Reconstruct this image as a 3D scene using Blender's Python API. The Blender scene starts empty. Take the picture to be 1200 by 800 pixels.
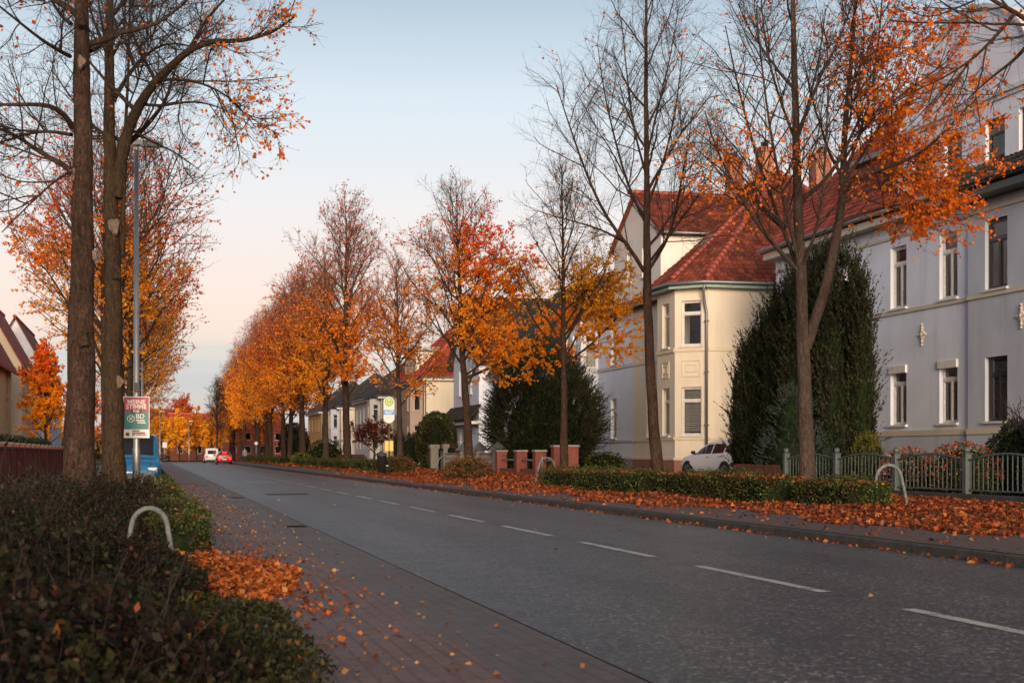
import bpy, bmesh, math, random
import numpy as np
from mathutils import Vector, Matrix, Quaternion

rad = math.radians
SC = bpy.context.scene
COL = SC.collection
TH = math.atan(425 / 1667)
CT, ST = math.cos(TH), math.sin(TH)
CAMH = 1.24

def px(x, y, z):
    """world point seen at photo pixel (x, y) at a depth of z metres"""
    xc = (x - 600) / 1667 * z
    return np.array([xc * CT + z * ST, z * CT - xc * ST, CAMH + (531 - y) / 1667 * z])

def s_at(x, X):
    z = 1720 * X / (x - 175)
    return (z - X * ST) / CT

# ---------------------------------------------------------------- materials
class NT:
    def __init__(self, name):
        self.m = bpy.data.materials.new(name)
        self.m.use_nodes = True
        self.t = self.m.node_tree
        self.t.nodes.clear()
        self.out = self.n('ShaderNodeOutputMaterial')
    def n(self, kind, **kw):
        nd = self.t.nodes.new(kind)
        for k, v in kw.items():
            setattr(nd, k, v)
        return nd
    def l(self, a, b):
        self.t.links.new(a, b)
    def coord(self, which='Object', scale=(1, 1, 1)):
        c = self.n('ShaderNodeTexCoord')
        mp = self.n('ShaderNodeMapping')
        mp.inputs['Scale'].default_value = scale
        self.l(c.outputs[which], mp.inputs['Vector'])
        return mp.outputs['Vector']
    def noise(self, vec, scale, detail=4, rough=.55):
        nz = self.n('ShaderNodeTexNoise')
        nz.inputs['Scale'].default_value = scale
        nz.inputs['Detail'].default_value = detail
        nz.inputs['Roughness'].default_value = rough
        if vec is not None:
            self.l(vec, nz.inputs['Vector'])
        return nz.outputs['Fac']
    def ramp(self, fac, stops, interp='LINEAR'):
        r = self.n('ShaderNodeValToRGB')
        r.color_ramp.interpolation = interp
        els = r.color_ramp.elements
        while len(els) < len(stops):
            els.new(.5)
        for e, (p, c) in zip(els, stops):
            e.position = p
            e.color = (*c, 1) if len(c) == 3 else c
        self.l(fac, r.inputs['Fac'])
        return r.outputs['Color']
    def math(self, op, a, b=None, c=None):
        m = self.n('ShaderNodeMath', operation=op)
        for i, v in enumerate((a, b, c)):
            if v is None: continue
            if isinstance(v, (int, float)): m.inputs[i].default_value = v
            else: self.l(v, m.inputs[i])
        return m.outputs[0]
    def mix(self, fac, a, b, mode='MIX'):
        m = self.n('ShaderNodeMix', data_type='RGBA', blend_type=mode)
        for sock, v in ((m.inputs[0], fac), (m.inputs[6], a), (m.inputs[7], b)):
            if isinstance(v, (int, float)): sock.default_value = v
            elif isinstance(v, tuple): sock.default_value = (*v, 1) if len(v) == 3 else v
            else: self.l(v, sock)
        return m.outputs[2]
    def bump(self, h, strength=.3, dist=.02):
        b = self.n('ShaderNodeBump')
        b.inputs['Strength'].default_value = strength
        b.inputs['Distance'].default_value = dist
        self.l(h, b.inputs['Height'])
        return b.outputs['Normal']
    def bsdf(self, col, rough=.6, metal=0, normal=None, spec=.5, emis=None, estr=0):
        p = self.n('ShaderNodeBsdfPrincipled')
        if isinstance(col, tuple): p.inputs['Base Color'].default_value = (*col, 1)
        else: self.l(col, p.inputs['Base Color'])
        if isinstance(rough, (int, float)): p.inputs['Roughness'].default_value = rough
        else: self.l(rough, p.inputs['Roughness'])
        p.inputs['Metallic'].default_value = metal
        p.inputs['Specular IOR Level'].default_value = spec
        if normal is not None: self.l(normal, p.inputs['Normal'])
        if emis:
            p.inputs['Emission Color'].default_value = (*emis, 1)
            p.inputs['Emission Strength'].default_value = estr
        return p
    def done(self, shader):
        self.l(shader.outputs[0] if hasattr(shader, 'outputs') else shader, self.out.inputs['Surface'])
        return self.m

M = {}
def plain(name, col, rough=.55, metal=0, spec=.5, var=.12, vs=6., emis=None, estr=0, bump=0.0):
    t = NT(name)
    v = t.coord('Object')
    n = t.noise(v, vs, 5)
    c0 = tuple(max(0, c * (1 - var)) for c in col)
    c1 = tuple(min(1, c * (1 + var)) for c in col)
    c = t.ramp(n, [(.3, c0), (.7, c1)])
    nm = t.bump(t.noise(v, vs * 9, 3), bump, .01) if bump else None
    M[name] = t.done(t.bsdf(c, rough, metal, nm, spec, emis, estr))
    return M[name]

def stucco(name, col, var=.08, dirt=.25):
    t = NT(name)
    v = t.coord('Object')
    n = t.noise(v, .7, 6, .65)
    c = t.ramp(n, [(.25, tuple(x * (1 - var) for x in col)), (.75, tuple(min(1, x * (1 + var)) for x in col))])
    st = t.noise(t.coord('Object', (1.2, 1.2, .12)), 1.6, 6, .7)      # rain streaks
    stm = t.ramp(st, [(.5, (0, 0, 0)), (.78, (1, 1, 1))])
    dm = t.math('MULTIPLY', stm, dirt)
    c = t.mix(dm, c, tuple(x * .55 for x in col))
    fine = t.noise(v, 60, 4)
    M[name] = t.done(t.bsdf(c, .9, 0, t.bump(fine, .35, .01), .2))
    return M[name]

def tiles(name, c0, c1, c2):
    """pantiles: uv in metres along the eave and up the slope"""
    t = NT(name)
    uv = t.coord('UV')
    sep = t.n('ShaderNodeSeparateXYZ'); t.l(uv, sep.inputs[0])
    u, v = sep.outputs[0], sep.outputs[1]
    row = t.math('FLOOR', t.math('DIVIDE', v, .33))
    fr = t.math('FRACT', t.math('DIVIDE', v, .33))
    cu = t.math('DIVIDE', u, .24)
    fu = t.math('FRACT', cu)
    wave = t.math('SINE', t.math('MULTIPLY', fu, 6.283))
    h = t.noise(uv, 14, 4)
    cmb = t.n('ShaderNodeCombineXYZ')
    t.l(t.math('FLOOR', cu), cmb.inputs[0]); t.l(row, cmb.inputs[1])
    wn = t.n('ShaderNodeTexWhiteNoise', noise_dimensions='2D'); t.l(cmb.outputs[0], wn.inputs['Vector'])
    c = t.ramp(wn.outputs['Value'], [(0, c0), (.5, c1), (1, c2)])
    ds = t.noise(t.coord('UV', (.35, .35, .35)), 2.2, 6, .7)
    c = t.mix(t.ramp(ds, [(.42, (0, 0, 0)), (.75, (.75, .75, .75))]), c, (.03, .026, .02))
    M[name] = t.done(t.bsdf(c, .75, 0, t.bump(h, .4, .01), .2))
    return M[name]

def leafmat(name, stops, low=None, lowmix=.6, trans=.45, gz=(.25, .75), patch=None):
    """autumn leaf colour per leaf; `low` = colours of the leaves lower in the crown"""
    t = NT(name)
    g = t.n('ShaderNodeNewGeometry')
    oi = t.n('ShaderNodeObjectInfo')
    r = g.outputs['Random Per Island']
    c = t.ramp(r, stops)
    if low:
        cl = t.ramp(r, low)
        co = t.n('ShaderNodeTexCoord')
        sp = t.n('ShaderNodeSeparateXYZ'); t.l(co.outputs['Generated'], sp.inputs[0])
        nz = t.noise(co.outputs['Object'], patch, 3) if patch else t.noise(co.outputs['Generated'], 4, 3)
        zz = t.math('ADD', t.math('MULTIPLY', t.math('SUBTRACT', nz, .5), 4), .5) if patch else t.math('ADD', sp.outputs[2], t.math('MULTIPLY', t.math('SUBTRACT', nz, .5), .7))
        f = t.n('ShaderNodeMapRange')
        t.l(zz, f.inputs[0]); f.inputs[1].default_value = gz[0]; f.inputs[2].default_value = gz[1]
        c = t.mix(f.outputs[0], cl, c)
    hs = t.n('ShaderNodeHueSaturation')
    t.l(c, hs.inputs['Color'])
    t.l(t.math('ADD', t.math('MULTIPLY', oi.outputs['Random'], .026), .487), hs.inputs['Hue'])
    t.l(t.math('ADD', t.math('MULTIPLY', oi.outputs['Random'], .3), .85), hs.inputs['Value'])
    c = hs.outputs['Color']
    d = t.bsdf(c, .6, 0, None, .25)
    tr = t.n('ShaderNodeBsdfTranslucent'); t.l(c, tr.inputs['Color'])
    mx = t.n('ShaderNodeMixShader'); mx.inputs[0].default_value = trans
    t.l(d.outputs[0], mx.inputs[1]); t.l(tr.outputs[0], mx.inputs[2])
    M[name] = t.done(mx)
    return M[name]

def barkmat(name, c0, c1, sc=1.0, moss=None):
    t = NT(name)
    v = t.coord('Object', (9 * sc, 9 * sc, 2.6 * sc))
    n = t.math('ADD', t.math('MULTIPLY', t.noise(v, 2.2, 8, .75), .6), t.math('MULTIPLY', t.noise(t.coord('Object', (1, 1, .8)), 26, 6, .7), .4))
    c = t.ramp(n, [(.40, c0), (.52, tuple((a + b) / 2 for a, b in zip(c0, c1))), (.60, c1), (.68, tuple(min(1, x * 1.9) for x in c1))])
    pn = t.noise(t.coord('Object', (1, 1, .5)), 2.5, 4)
    c = t.mix(t.ramp(pn, [(.45, (0, 0, 0)), (.75, (.5, .5, .5))]), c, moss or tuple(x * .6 for x in c0))
    M[name] = t.done(t.bsdf(c, .92, 0, t.bump(n, 1.0, .06), .15))
    return M[name]

# ---------------------------------------------------------------- objects
def link(name, me, mat=None, parent=None, smooth=False):
    o = bpy.data.objects.new(name, me)
    COL.objects.link(o)
    if me is not None and mat is not None and len(me.materials) == 0:
        me.materials.append(mat)
    if smooth and me is not None:
        me.polygons.foreach_set('use_smooth', [True] * len(me.polygons))
    if parent is not None:
        o.parent = parent
    return o

def tag(o, label=None, cat=None, group=None, kind=None):
    if label: o['label'] = label
    if cat: o['category'] = cat
    if group: o['group'] = group
    if kind: o['kind'] = kind
    return o

def empty(name, label, cat, loc=(0, 0, 0), rz=0, group=None):
    o = bpy.data.objects.new(name, None)
    COL.objects.link(o)
    o.location = loc
    o.rotation_euler = (0, 0, rz)
    o.empty_display_size = .2
    return tag(o, label, cat, group)

def copy_tree(o, parent=None):
    c = o.copy()
    COL.objects.link(c)
    if parent is not None: c.parent = parent
    for ch in list(o.children):
        copy_tree(ch, c)
    return c

def np_mesh(name, V, F, uv=None):
    V = np.ascontiguousarray(V, np.float32); F = np.ascontiguousarray(F, np.int32)
    me = bpy.data.meshes.new(name)
    k = F.shape[1]; m = F.shape[0]
    me.vertices.add(len(V)); me.vertices.foreach_set('co', V.ravel())
    me.loops.add(m * k); me.loops.foreach_set('vertex_index', F.ravel())
    me.polygons.add(m); me.polygons.foreach_set('loop_start', np.arange(0, m * k, k, dtype=np.int32))
    me.update(calc_edges=True)
    return me

class MB:
    """collects polygons of one mesh"""
    def __init__(s):
        s.v = []; s.f = []; s.uv = {}
    def poly(s, pts, uv=None):
        b = len(s.v)
        s.v += [tuple(p) for p in pts]
        s.f.append(tuple(range(b, b + len(pts))))
        if uv: s.uv[len(s.f) - 1] = uv
    def box(s, a, b):
        (x0, y0, z0), (x1, y1, z1) = a, b
        s.hexa([(x0, y0, z0), (x1, y0, z0), (x1, y1, z0), (x0, y1, z0)],
               [(x0, y0, z1), (x1, y0, z1), (x1, y1, z1), (x0, y1, z1)])
    def hexa(s, lo, hi):
        n = len(lo); b = len(s.v)
        s.v += [tuple(p) for p in lo] + [tuple(p) for p in hi]
        s.f.append(tuple(range(b + n - 1, b - 1, -1)))
        s.f.append(tuple(range(b + n, b + 2 * n)))
        for i in range(n):
            j = (i + 1) % n
            s.f.append((b + i, b + j, b + n + j, b + n + i))
    def tube(s, pts, r, sides=8, cap=True):
        pts = [Vector(p) for p in pts]
        rs = r if isinstance(r, (list, tuple)) else [r] * len(pts)
        b = len(s.v); up = None
        for i, p in enumerate(pts):
            tn = (pts[min(i + 1, len(pts) - 1)] - pts[max(i - 1, 0)]).normalized()
            if up is None:
                up = Vector((0, 0, 1)) if abs(tn.z) < .9 else Vector((1, 0, 0))
            e1 = tn.cross(up).normalized(); e2 = e1.cross(tn).normalized(); up = e2
            for k in range(sides):
                a = 2 * math.pi * k / sides
                s.v.append(tuple(p + rs[i] * (math.cos(a) * e1 + math.sin(a) * e2)))
        for i in range(len(pts) - 1):
            for k in range(sides):
                j = (k + 1) % sides
                s.f.append((b + i * sides + k, b + i * sides + j, b + (i + 1) * sides + j, b + (i + 1) * sides + k))
        if cap:
            s.f.append(tuple(b + k for k in range(sides - 1, -1, -1)))
            e = b + (len(pts) - 1) * sides
            s.f.append(tuple(e + k for k in range(sides)))
    def lathe(s, prof, c=(0, 0, 0), sides=12):
        b = len(s.v); n = len(prof)
        for r, z in prof:
            for k in range(sides):
                a = 2 * math.pi * k / sides
                s.v.append((c[0] + r * math.cos(a), c[1] + r * math.sin(a), c[2] + z))
        for i in range(n - 1):
            for k in range(sides):
                j = (k + 1) % sides
                s.f.append((b + i * sides + k, b + i * sides + j, b + (i + 1) * sides + j, b + (i + 1) * sides + k))
        s.f.append(tuple(b + k for k in range(sides - 1, -1, -1)))
        s.f.append(tuple(b + (n - 1) * sides + k for k in range(sides)))
    def sphere(s, c, r, su=12, sv=8):
        rx, ry, rz = r if isinstance(r, (tuple, list)) else (r, r, r)
        b = len(s.v)
        for i in range(sv + 1):
            t = math.pi * i / sv
            for k in range(su):
                a = 2 * math.pi * k / su
                s.v.append((c[0] + rx * math.sin(t) * math.cos(a), c[1] + ry * math.sin(t) * math.sin(a), c[2] - rz * math.cos(t)))
        for i in range(sv):
            for k in range(su):
                j = (k + 1) % su
                s.f.append((b + i * su + k, b + i * su + j, b + (i + 1) * su + j, b + (i + 1) * su + k))
    def mesh(s, name):
        me = bpy.data.meshes.new(name)
        me.from_pydata(s.v, [], s.f)
        if s.uv:
            ul = me.uv_layers.new(name='UVMap')
            for fi, uvs in s.uv.items():
                p = me.polygons[fi]
                for li, q in zip(p.loop_indices, uvs):
                    ul.data[li].uv = q
        me.update()
        return me
    def build(s, name, mat, parent=None, smooth=False, bevel=0):
        o = link(name, s.mesh(name), mat, parent, smooth)
        if bevel:
            md = o.modifiers.new('bevel', 'BEVEL'); md.width = bevel; md.segments = 2; md.limit_method = 'ANGLE'
        return o

def text_mesh(body, size, mat, parent, loc, rot=(math.pi / 2, 0, 0), align='CENTER', name='lettering', bold=0.0, extr=.0015):
    cu = bpy.data.curves.new('lettering', 'FONT')
    cu.body = body; cu.size = size; cu.align_x = align; cu.align_y = 'CENTER'; cu.extrude = extr; cu.offset = bold
    tmp = bpy.data.objects.new('tmp', cu); COL.objects.link(tmp)
    bpy.context.view_layer.update()
    me = bpy.data.meshes.new_from_object(tmp.evaluated_get(bpy.context.evaluated_depsgraph_get()))
    bpy.data.objects.remove(tmp); bpy.data.curves.remove(cu)
    me.name = name
    me.materials.clear()
    o = link(name, me, mat, parent)
    o.location = loc; o.rotation_euler = rot
    return o

# ---------------------------------------------------------------- vector geometry for plants
def nrm(a):
    return a / np.maximum(np.linalg.norm(a, axis=-1, keepdims=True), 1e-9)

def march(P0, D0, L, n, wob, trop, rng):
    N = len(P0)
    P = np.empty((N, n + 1, 3)); P[:, 0] = P0; d = nrm(np.array(D0, float))
    step = (np.asarray(L) / n)[:, None]
    for i in range(n):
        d = nrm(d + wob * rng.normal(size=(N, 3)) + np.array([0, 0, trop]))
        P[:, i + 1] = P[:, i] + d * step
    return P

def along(P, idx, t):
    n = P.shape[1] - 1
    f = np.clip(t, 0, .9999) * n; i = f.astype(int); w = (f - i)[:, None]
    a = P[idx, i]; b = P[idx, i + 1]
    return a * (1 - w) + b * w, nrm(b - a)

def spawn(P, k, t0, t1, a0, a1, rng):
    k = np.asarray(k)
    idx = np.repeat(np.arange(len(P)), k)
    t = rng.uniform(t0, t1, len(idx))
    pos, tan = along(P, idx, t)
    r = rng.normal(size=(len(idx), 3))
    per = nrm(r - (r * tan).sum(1, keepdims=True) * tan)
    a = rng.uniform(a0, a1, len(idx))[:, None]
    return idx, t, pos, tan * np.cos(a) + per * np.sin(a)

def tubes(P, R, sides):
    """P (N,S+1,3), R (N,S+1) -> verts, quads"""
    N, S1, _ = P.shape
    T = np.empty_like(P)
    T[:, 1:-1] = P[:, 2:] - P[:, :-2]; T[:, 0] = P[:, 1] - P[:, 0]; T[:, -1] = P[:, -1] - P[:, -2]
    T = nrm(T)
    ref = np.where(np.abs(T[:, :1, 2:3]) < .8, np.array([0, 0, 1.]), np.array([1., 0, 0]))
    e1 = nrm(np.cross(T, ref)); e2 = np.cross(e1, T)
    a = 2 * np.pi * np.arange(sides) / sides
    V = P[:, :, None] + R[:, :, None, None] * (np.cos(a)[None, None, :, None] * e1[:, :, None] + np.sin(a)[None, None, :, None] * e2[:, :, None])
    base = (np.arange(N) * S1 * sides)[:, None, None] + (np.arange(S1 - 1) * sides)[None, :, None]
    k = np.arange(sides)[None, None]; j = (np.arange(sides) + 1)[None, None] % sides
    F = np.stack([base + k, base + j, base + sides + j, base + sides + k], -1).reshape(-1, 4)
    return V.reshape(-1, 3), F

def cat(parts):
    Vs, Fs, o = [], [], 0
    for V, F in parts:
        Vs.append(V); Fs.append(F + o); o += len(V)
    return np.concatenate(Vs), np.concatenate(Fs)

def leaf_quads(C, A, size, rng, width=.62, fold=.18):
    """diamond leaves: C base points, A axis directions, size lengths"""
    N = len(C); size = np.atleast_1d(np.asarray(size, float))[:, None] * np.ones((N, 1))
    A = nrm(A); r = rng.normal(size=(N, 3)); B = nrm(np.cross(A, r)); Nn = np.cross(A, B)
    w = size * width * .5; lift = size * fold * rng.uniform(-1, 1, (N, 1))
    tip = C + A * size + Nn * lift * .6
    V = np.stack([C, C + A * size * .42 + B * w + Nn * lift, tip, C + A * size * .42 - B * w + Nn * lift], 1).reshape(-1, 3)
    F = np.arange(4 * N).reshape(-1, 4)
    return V, F

def resample(pts, n):
    pts = np.asarray(pts, float)
    d = np.r_[0, np.cumsum(np.linalg.norm(np.diff(pts, axis=0), axis=1))]
    t = np.linspace(0, d[-1], n + 1)
    out = np.stack([np.interp(t, d, pts[:, i]) for i in range(3)], 1)
    for _ in range(2):
        out[1:-1] = .25 * out[:-2] + .5 * out[1:-1] + .25 * out[2:]
    return out
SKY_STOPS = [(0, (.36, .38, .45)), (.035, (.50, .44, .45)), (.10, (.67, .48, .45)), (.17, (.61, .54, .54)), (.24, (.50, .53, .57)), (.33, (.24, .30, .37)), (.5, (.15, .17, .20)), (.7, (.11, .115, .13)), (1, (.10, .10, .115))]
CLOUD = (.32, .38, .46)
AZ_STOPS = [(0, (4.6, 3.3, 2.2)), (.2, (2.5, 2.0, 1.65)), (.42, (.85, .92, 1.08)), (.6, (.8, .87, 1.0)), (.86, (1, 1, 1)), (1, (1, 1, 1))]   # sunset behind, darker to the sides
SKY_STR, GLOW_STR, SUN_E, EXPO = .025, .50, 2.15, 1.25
# ---------------------------------------------------------------- trees
def tree_meshes(seed, stems, limbs=(), n_auto=26, h0=3.5, reach=3.0, up=(.45, .85), n2=9, n3=7, n4=5, twig=.006,
                leaves=5000, leaf=.075, prob=None, flare=1.25, l2=.42, l3=.42, l4=.5, trunk_sides=14, rise=.05, shape=None,
                fourth=True, curl=1.0, clump=1.3, thin=1.0):
    """stems: [(points, r0, r1)] main axes; limbs: [(points, r0, r1)] traced scaffold branches.
    returns trunk mesh data, branch mesh data, leaf mesh data (V, F)"""
    rng = np.random.default_rng(seed)
    tp, thick = [], []
    S = 46
    stemP, stemR = [], []
    for i, (pts, r0, r1) in enumerate(stems):
        P = resample(pts, S)
        t = np.linspace(0, 1, S + 1)
        R = r0 + (r1 - r0) * t ** .9
        if i == 0:
            R = R * (1 + (flare - 1) * np.exp(-np.maximum(P[:, 2] - P[0, 2], 0) / .35))
        stemP.append(P); stemR.append(R)
    stemP = np.array(stemP); stemR = np.array(stemR)
    wob = rng.normal(size=stemR.shape) * .02 * stemR
    tv, tf = tubes(stemP, stemR + wob, trunk_sides)
    ax = np.repeat(stemP.reshape(-1, 3), trunk_sides, 0); off = tv - ax
    lump = 1 + .06 * np.sin(tv[:, 2:3] * 3.3 + np.arctan2(off[:, 1:2], off[:, 0:1]) * 3) + .035 * np.sin(tv[:, 2:3] * 9.1 - np.arctan2(off[:, 1:2], off[:, 0:1]) * 2) + rng.normal(size=(len(tv), 1)) * .022
    tp.append((ax + off * lump, tf))
    htop = stemP[:, :, 2].max()
    # first order limbs: traced ones and grown ones
    S1 = 12
    L1P, L1R = [], []
    for pts, r0, r1 in limbs:
        P = resample(pts, S1); L1P.append(P)
        L1R.append(r0 + (r1 - r0) * np.linspace(0, 1, S1 + 1))
    if n_auto:
        hs = np.linspace(0, 1, n_auto) ** .85
        for j, t in enumerate(hs):
            si = j % len(stems)
            P = stemP[si]
            z = max(h0, P[0, 2] + .3) + (P[-1, 2] - .3 - max(h0, P[0, 2] + .3)) * t
            i = int(np.clip(np.searchsorted(P[:, 2], z), 1, S)); w = (z - P[i - 1, 2]) / max(P[i, 2] - P[i - 1, 2], 1e-6)
            p0 = P[i - 1] * (1 - w) + P[i] * w
            az = j * 2.39996 + rng.uniform(-.5, .5)
            el = min(1.35, rng.uniform(*up) + .35 * t)
            ln = reach * (shape(t) if shape else (1 - t) ** .55 * .95 + .12) * rng.uniform(.75, 1.2)
            d = np.array([math.cos(az) * math.cos(el), math.sin(az) * math.cos(el), math.sin(el)])
            Pm = march(p0[None], d[None], np.array([ln]), S1, .09 * curl, rise, rng)[0]
            rr = min(np.interp(z, P[:, 2], stemR[si]) * .55, (.012 + .016 * ln) * (.5 + .5 * thin))
            L1P.append(Pm); L1R.append(np.linspace(rr, .008, S1 + 1))
    L1P = np.array(L1P); L1R = np.array(L1R)
    tp.append(tubes(L1P, L1R, 7))
    trunk = cat(tp)
    bp = []
    # second order, from limbs and from the upper stems
    len1 = np.linalg.norm(np.diff(L1P, axis=1), axis=2).sum(1)
    k = np.maximum(3, (n2 * np.clip(len1 / 2.2, .6, 2.4)).astype(int))
    idx, t, p, d = spawn(L1P, k, .14, 1., .5, 1.0, rng)
    ln = len1[idx] * l2 * (1.15 - .75 * t) * rng.uniform(.6, 1.25, len(idx)) + .25
    P2 = march(p, d, ln, 7, .10 * curl, rise, rng)
    r2 = np.clip((.010 * ln + .003) * thin, twig * 1.4, .03)
    bp.append(tubes(P2, np.linspace(1, .45, 8)[None] * r2[:, None], 5))
    topP = stemP[:, S // 2:]
    idx, t, p, d = spawn(topP, np.full(len(topP), n2 * 2), .1, 1., .5, 1.0, rng)
    ln2 = rng.uniform(.5, 1.3, len(idx)) * reach * .33
    P2b = march(p, d, ln2, 7, .10 * curl, rise, rng)
    bp.append(tubes(P2b, np.linspace(1, .45, 8)[None] * np.full(len(P2b), .011 * thin)[:, None], 5))
    P2 = np.concatenate([P2, P2b]); len2 = np.r_[ln, ln2]
    # third order
    k = np.maximum(2, (n3 * np.clip(len2 / 1.0, .5, 1.8)).astype(int))
    idx, t, p, d = spawn(P2, k, .1, 1., .4, .95, rng)
    len3 = len2[idx] * l3 * (1.2 - .7 * t) * rng.uniform(.6, 1.3, len(idx)) + .14
    P3 = march(p, d, len3, 5, .12 * curl, rise * .7, rng)
    bp.append(tubes(P3, np.linspace(1.15, .6, 6)[None] * np.full(len(P3), twig * 1.0)[:, None], 3))
    P4 = None
    if fourth:
        k = rng.poisson(n4 * np.clip(len3 / .5, .4, 1.6))
        idx, t, p, d = spawn(P3, k, .1, 1., .4, .95, rng)
        len4 = len3[idx] * l4 * rng.uniform(.6, 1.3, len(idx)) + .06
        P4 = march(p, d, len4, 3, .12 * curl, rise * .4, rng)
        bp.append(tubes(P4, np.linspace(1, .6, 4)[None] * np.full(len(P4), twig * .62)[:, None], 3))
    branch = cat(bp)
    # leaves hang along the twigs
    src = P3 if P4 is None else P4
    if leaves:
        w = np.ones(len(src))
        mid = src[:, src.shape[1] // 2]
        if prob is not None: w = np.maximum(prob(mid), 0)
        # leaves come in clumps: whole neighbourhoods keep or lose theirs
        cell = np.floor(mid / .55).astype(int)
        hsh = (cell[:, 0] * 73856093 ^ cell[:, 1] * 19349663 ^ cell[:, 2] * 83492791) % 997 / 997.
        w = w * (hsh ** clump + .06)
        w /= w.sum()
        pick = rng.choice(len(src), leaves, p=w)
        pos, tan = along(src, pick, rng.uniform(.05, 1., leaves))
        ax = nrm(tan * .3 + rng.normal(size=(leaves, 3)) * .65 + np.array([0, 0, -.45]))
        lv = leaf_quads(pos + rng.normal(size=pos.shape) * .015, ax, leaf * rng.uniform(.65, 1.25, leaves), rng, .85)
    else:
        lv = None
    return trunk, branch, lv

def plant_tree(name, base, data, mats, label, group=None, rz=0, cat_='tree', scale=None):
    o = empty(name, label, cat_, base, rz, group)
    if scale: o.scale = scale
    tr, br, lv = data
    link('trunk', np_mesh('trunk', *tr), mats[0], o, True)
    link('branches', np_mesh('branches', *br), mats[1], o, True)
    if lv is not None:
        link('crown', np_mesh('crown', *lv), mats[2], o)
    return o

def rel(base, pts):
    return [tuple(np.asarray(p) - base) for p in pts]

def fur_hull(centers, radii, n, rng, squash=1.0):
    """points and outward normals on the union of ellipsoids"""
    centers = np.asarray(centers, float); radii = np.asarray(radii, float)
    area = (radii[:, 0] * radii[:, 2]); pr = area / area.sum()
    which = rng.choice(len(centers), n * 2, p=pr)
    u = nrm(rng.normal(size=(n * 2, 3)))
    P = centers[which] + u * radii[which]
    keep = np.ones(len(P), bool)
    for c, r in zip(centers, radii):
        q = (((P - c) / r) ** 2).sum(1)
        keep &= q > .93
    P = P[keep]; N = nrm(u[keep] / radii[which[keep]])
    return P[:n], N[:n]

def conifer(centers, radii, n_spray, rng, spray=(.35, .7), per=34, needle=.07, wid=.25, upward=.9, spread=.55, inner=.0):
    """upright feathery sprays on the hull of several columns"""
    P, N = fur_hull(centers, radii, n_spray, rng)
    P = P - N * inner
    keep = P[:, 2] > .05
    P, N = P[keep], N[keep]
    D = nrm(N * (1 - upward) + np.array([0, 0, upward]) + rng.normal(size=P.shape) * .18)
    L = rng.uniform(*spray, len(P))
    W = march(P - N * .12, D, L, 4, .1, .03, rng)
    idx, t, p, d = spawn(W, np.full(len(W), per), 0.02, 1., spread * .6, spread * 1.5, rng)
    size = needle * (1.25 - .6 * t) * rng.uniform(.7, 1.3, len(t))
    return leaf_quads(p, d, size, rng, wid, .1)

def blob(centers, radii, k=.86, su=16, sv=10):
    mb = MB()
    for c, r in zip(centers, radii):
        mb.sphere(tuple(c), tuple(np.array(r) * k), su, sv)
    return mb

def hedge_leaves(x0, x1, y0, y1, z0, z1, dens, size, rng, tops=1.0, rough=.055):
    """leaf scatter on the faces of a clipped hedge box"""
    out = []
    lx, ly, lz = x1 - x0, y1 - y0, z1 - z0
    faces = [(ly * lz, 'x0'), (ly * lz, 'x1'), (lx * lz, 'y0'), (lx * lz, 'y1'), (lx * ly * tops, 'z1')]
    Cs, Ns = [], []
    for a, f in faces:
        n = int(a * dens)
        if n == 0: continue
        u = rng.uniform(size=(n, 3)) * [lx, ly, lz] + [x0, y0, z0]
        nv = np.zeros((n, 3))
        ax = 'xyz'.index(f[0]); hi = f[1] == '1'
        u[:, ax] = (x1, y1, z1)[ax] if hi else (x0, y0, z0)[ax]
        nv[:, ax] = 1 if hi else -1
        bumpy = .045 * np.sin(u[:, 1] * 3.1 + u[:, 2] * 5) + .04 * np.sin(u[:, 1] * 1.27 + 2) + .02 * np.sin(u[:, 0] * 7 + u[:, 1] * 1.3)
        u += nv * (bumpy + rng.normal(0, rough, n) - .02)[:, None]
        Cs.append(u); Ns.append(nv)
    C = np.concatenate(Cs); N = np.concatenate(Ns)
    A = nrm(N * .25 + rng.normal(size=C.shape) * .6)
    return leaf_quads(C, A, size * rng.uniform(.6, 1.4, len(C)), rng, .75)
# ---------------------------------------------------------------- houses
class Side:
    """one wall plane: a -> b is left to right for somebody outside"""
    def __init__(s, a, b):
        s.a = Vector((a[0], a[1], 0)); s.b = Vector((b[0], b[1], 0))
        s.len = (s.b - s.a).length
        s.d = (s.b - s.a).normalized()
        s.n = Vector((s.d.y, -s.d.x, 0))
    def p(s, u, v, w=0):
        q = s.a + s.d * u + s.n * w
        return (q.x, q.y, v)
    def u_of(s, pt):
        return (Vector((pt[0], pt[1], 0)) - s.a).dot(s.d)
    def box(s, mb, u0, u1, v0, v1, w0, w1):
        mb.hexa([s.p(u0, v0, w0), s.p(u1, v0, w0), s.p(u1, v0, w1), s.p(u0, v0, w1)][::-1] if False else
                [s.p(u0, v0, w1), s.p(u1, v0, w1), s.p(u1, v0, w0), s.p(u0, v0, w0)],
                [s.p(u0, v1, w1), s.p(u1, v1, w1), s.p(u1, v1, w0), s.p(u0, v1, w0)])

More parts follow.
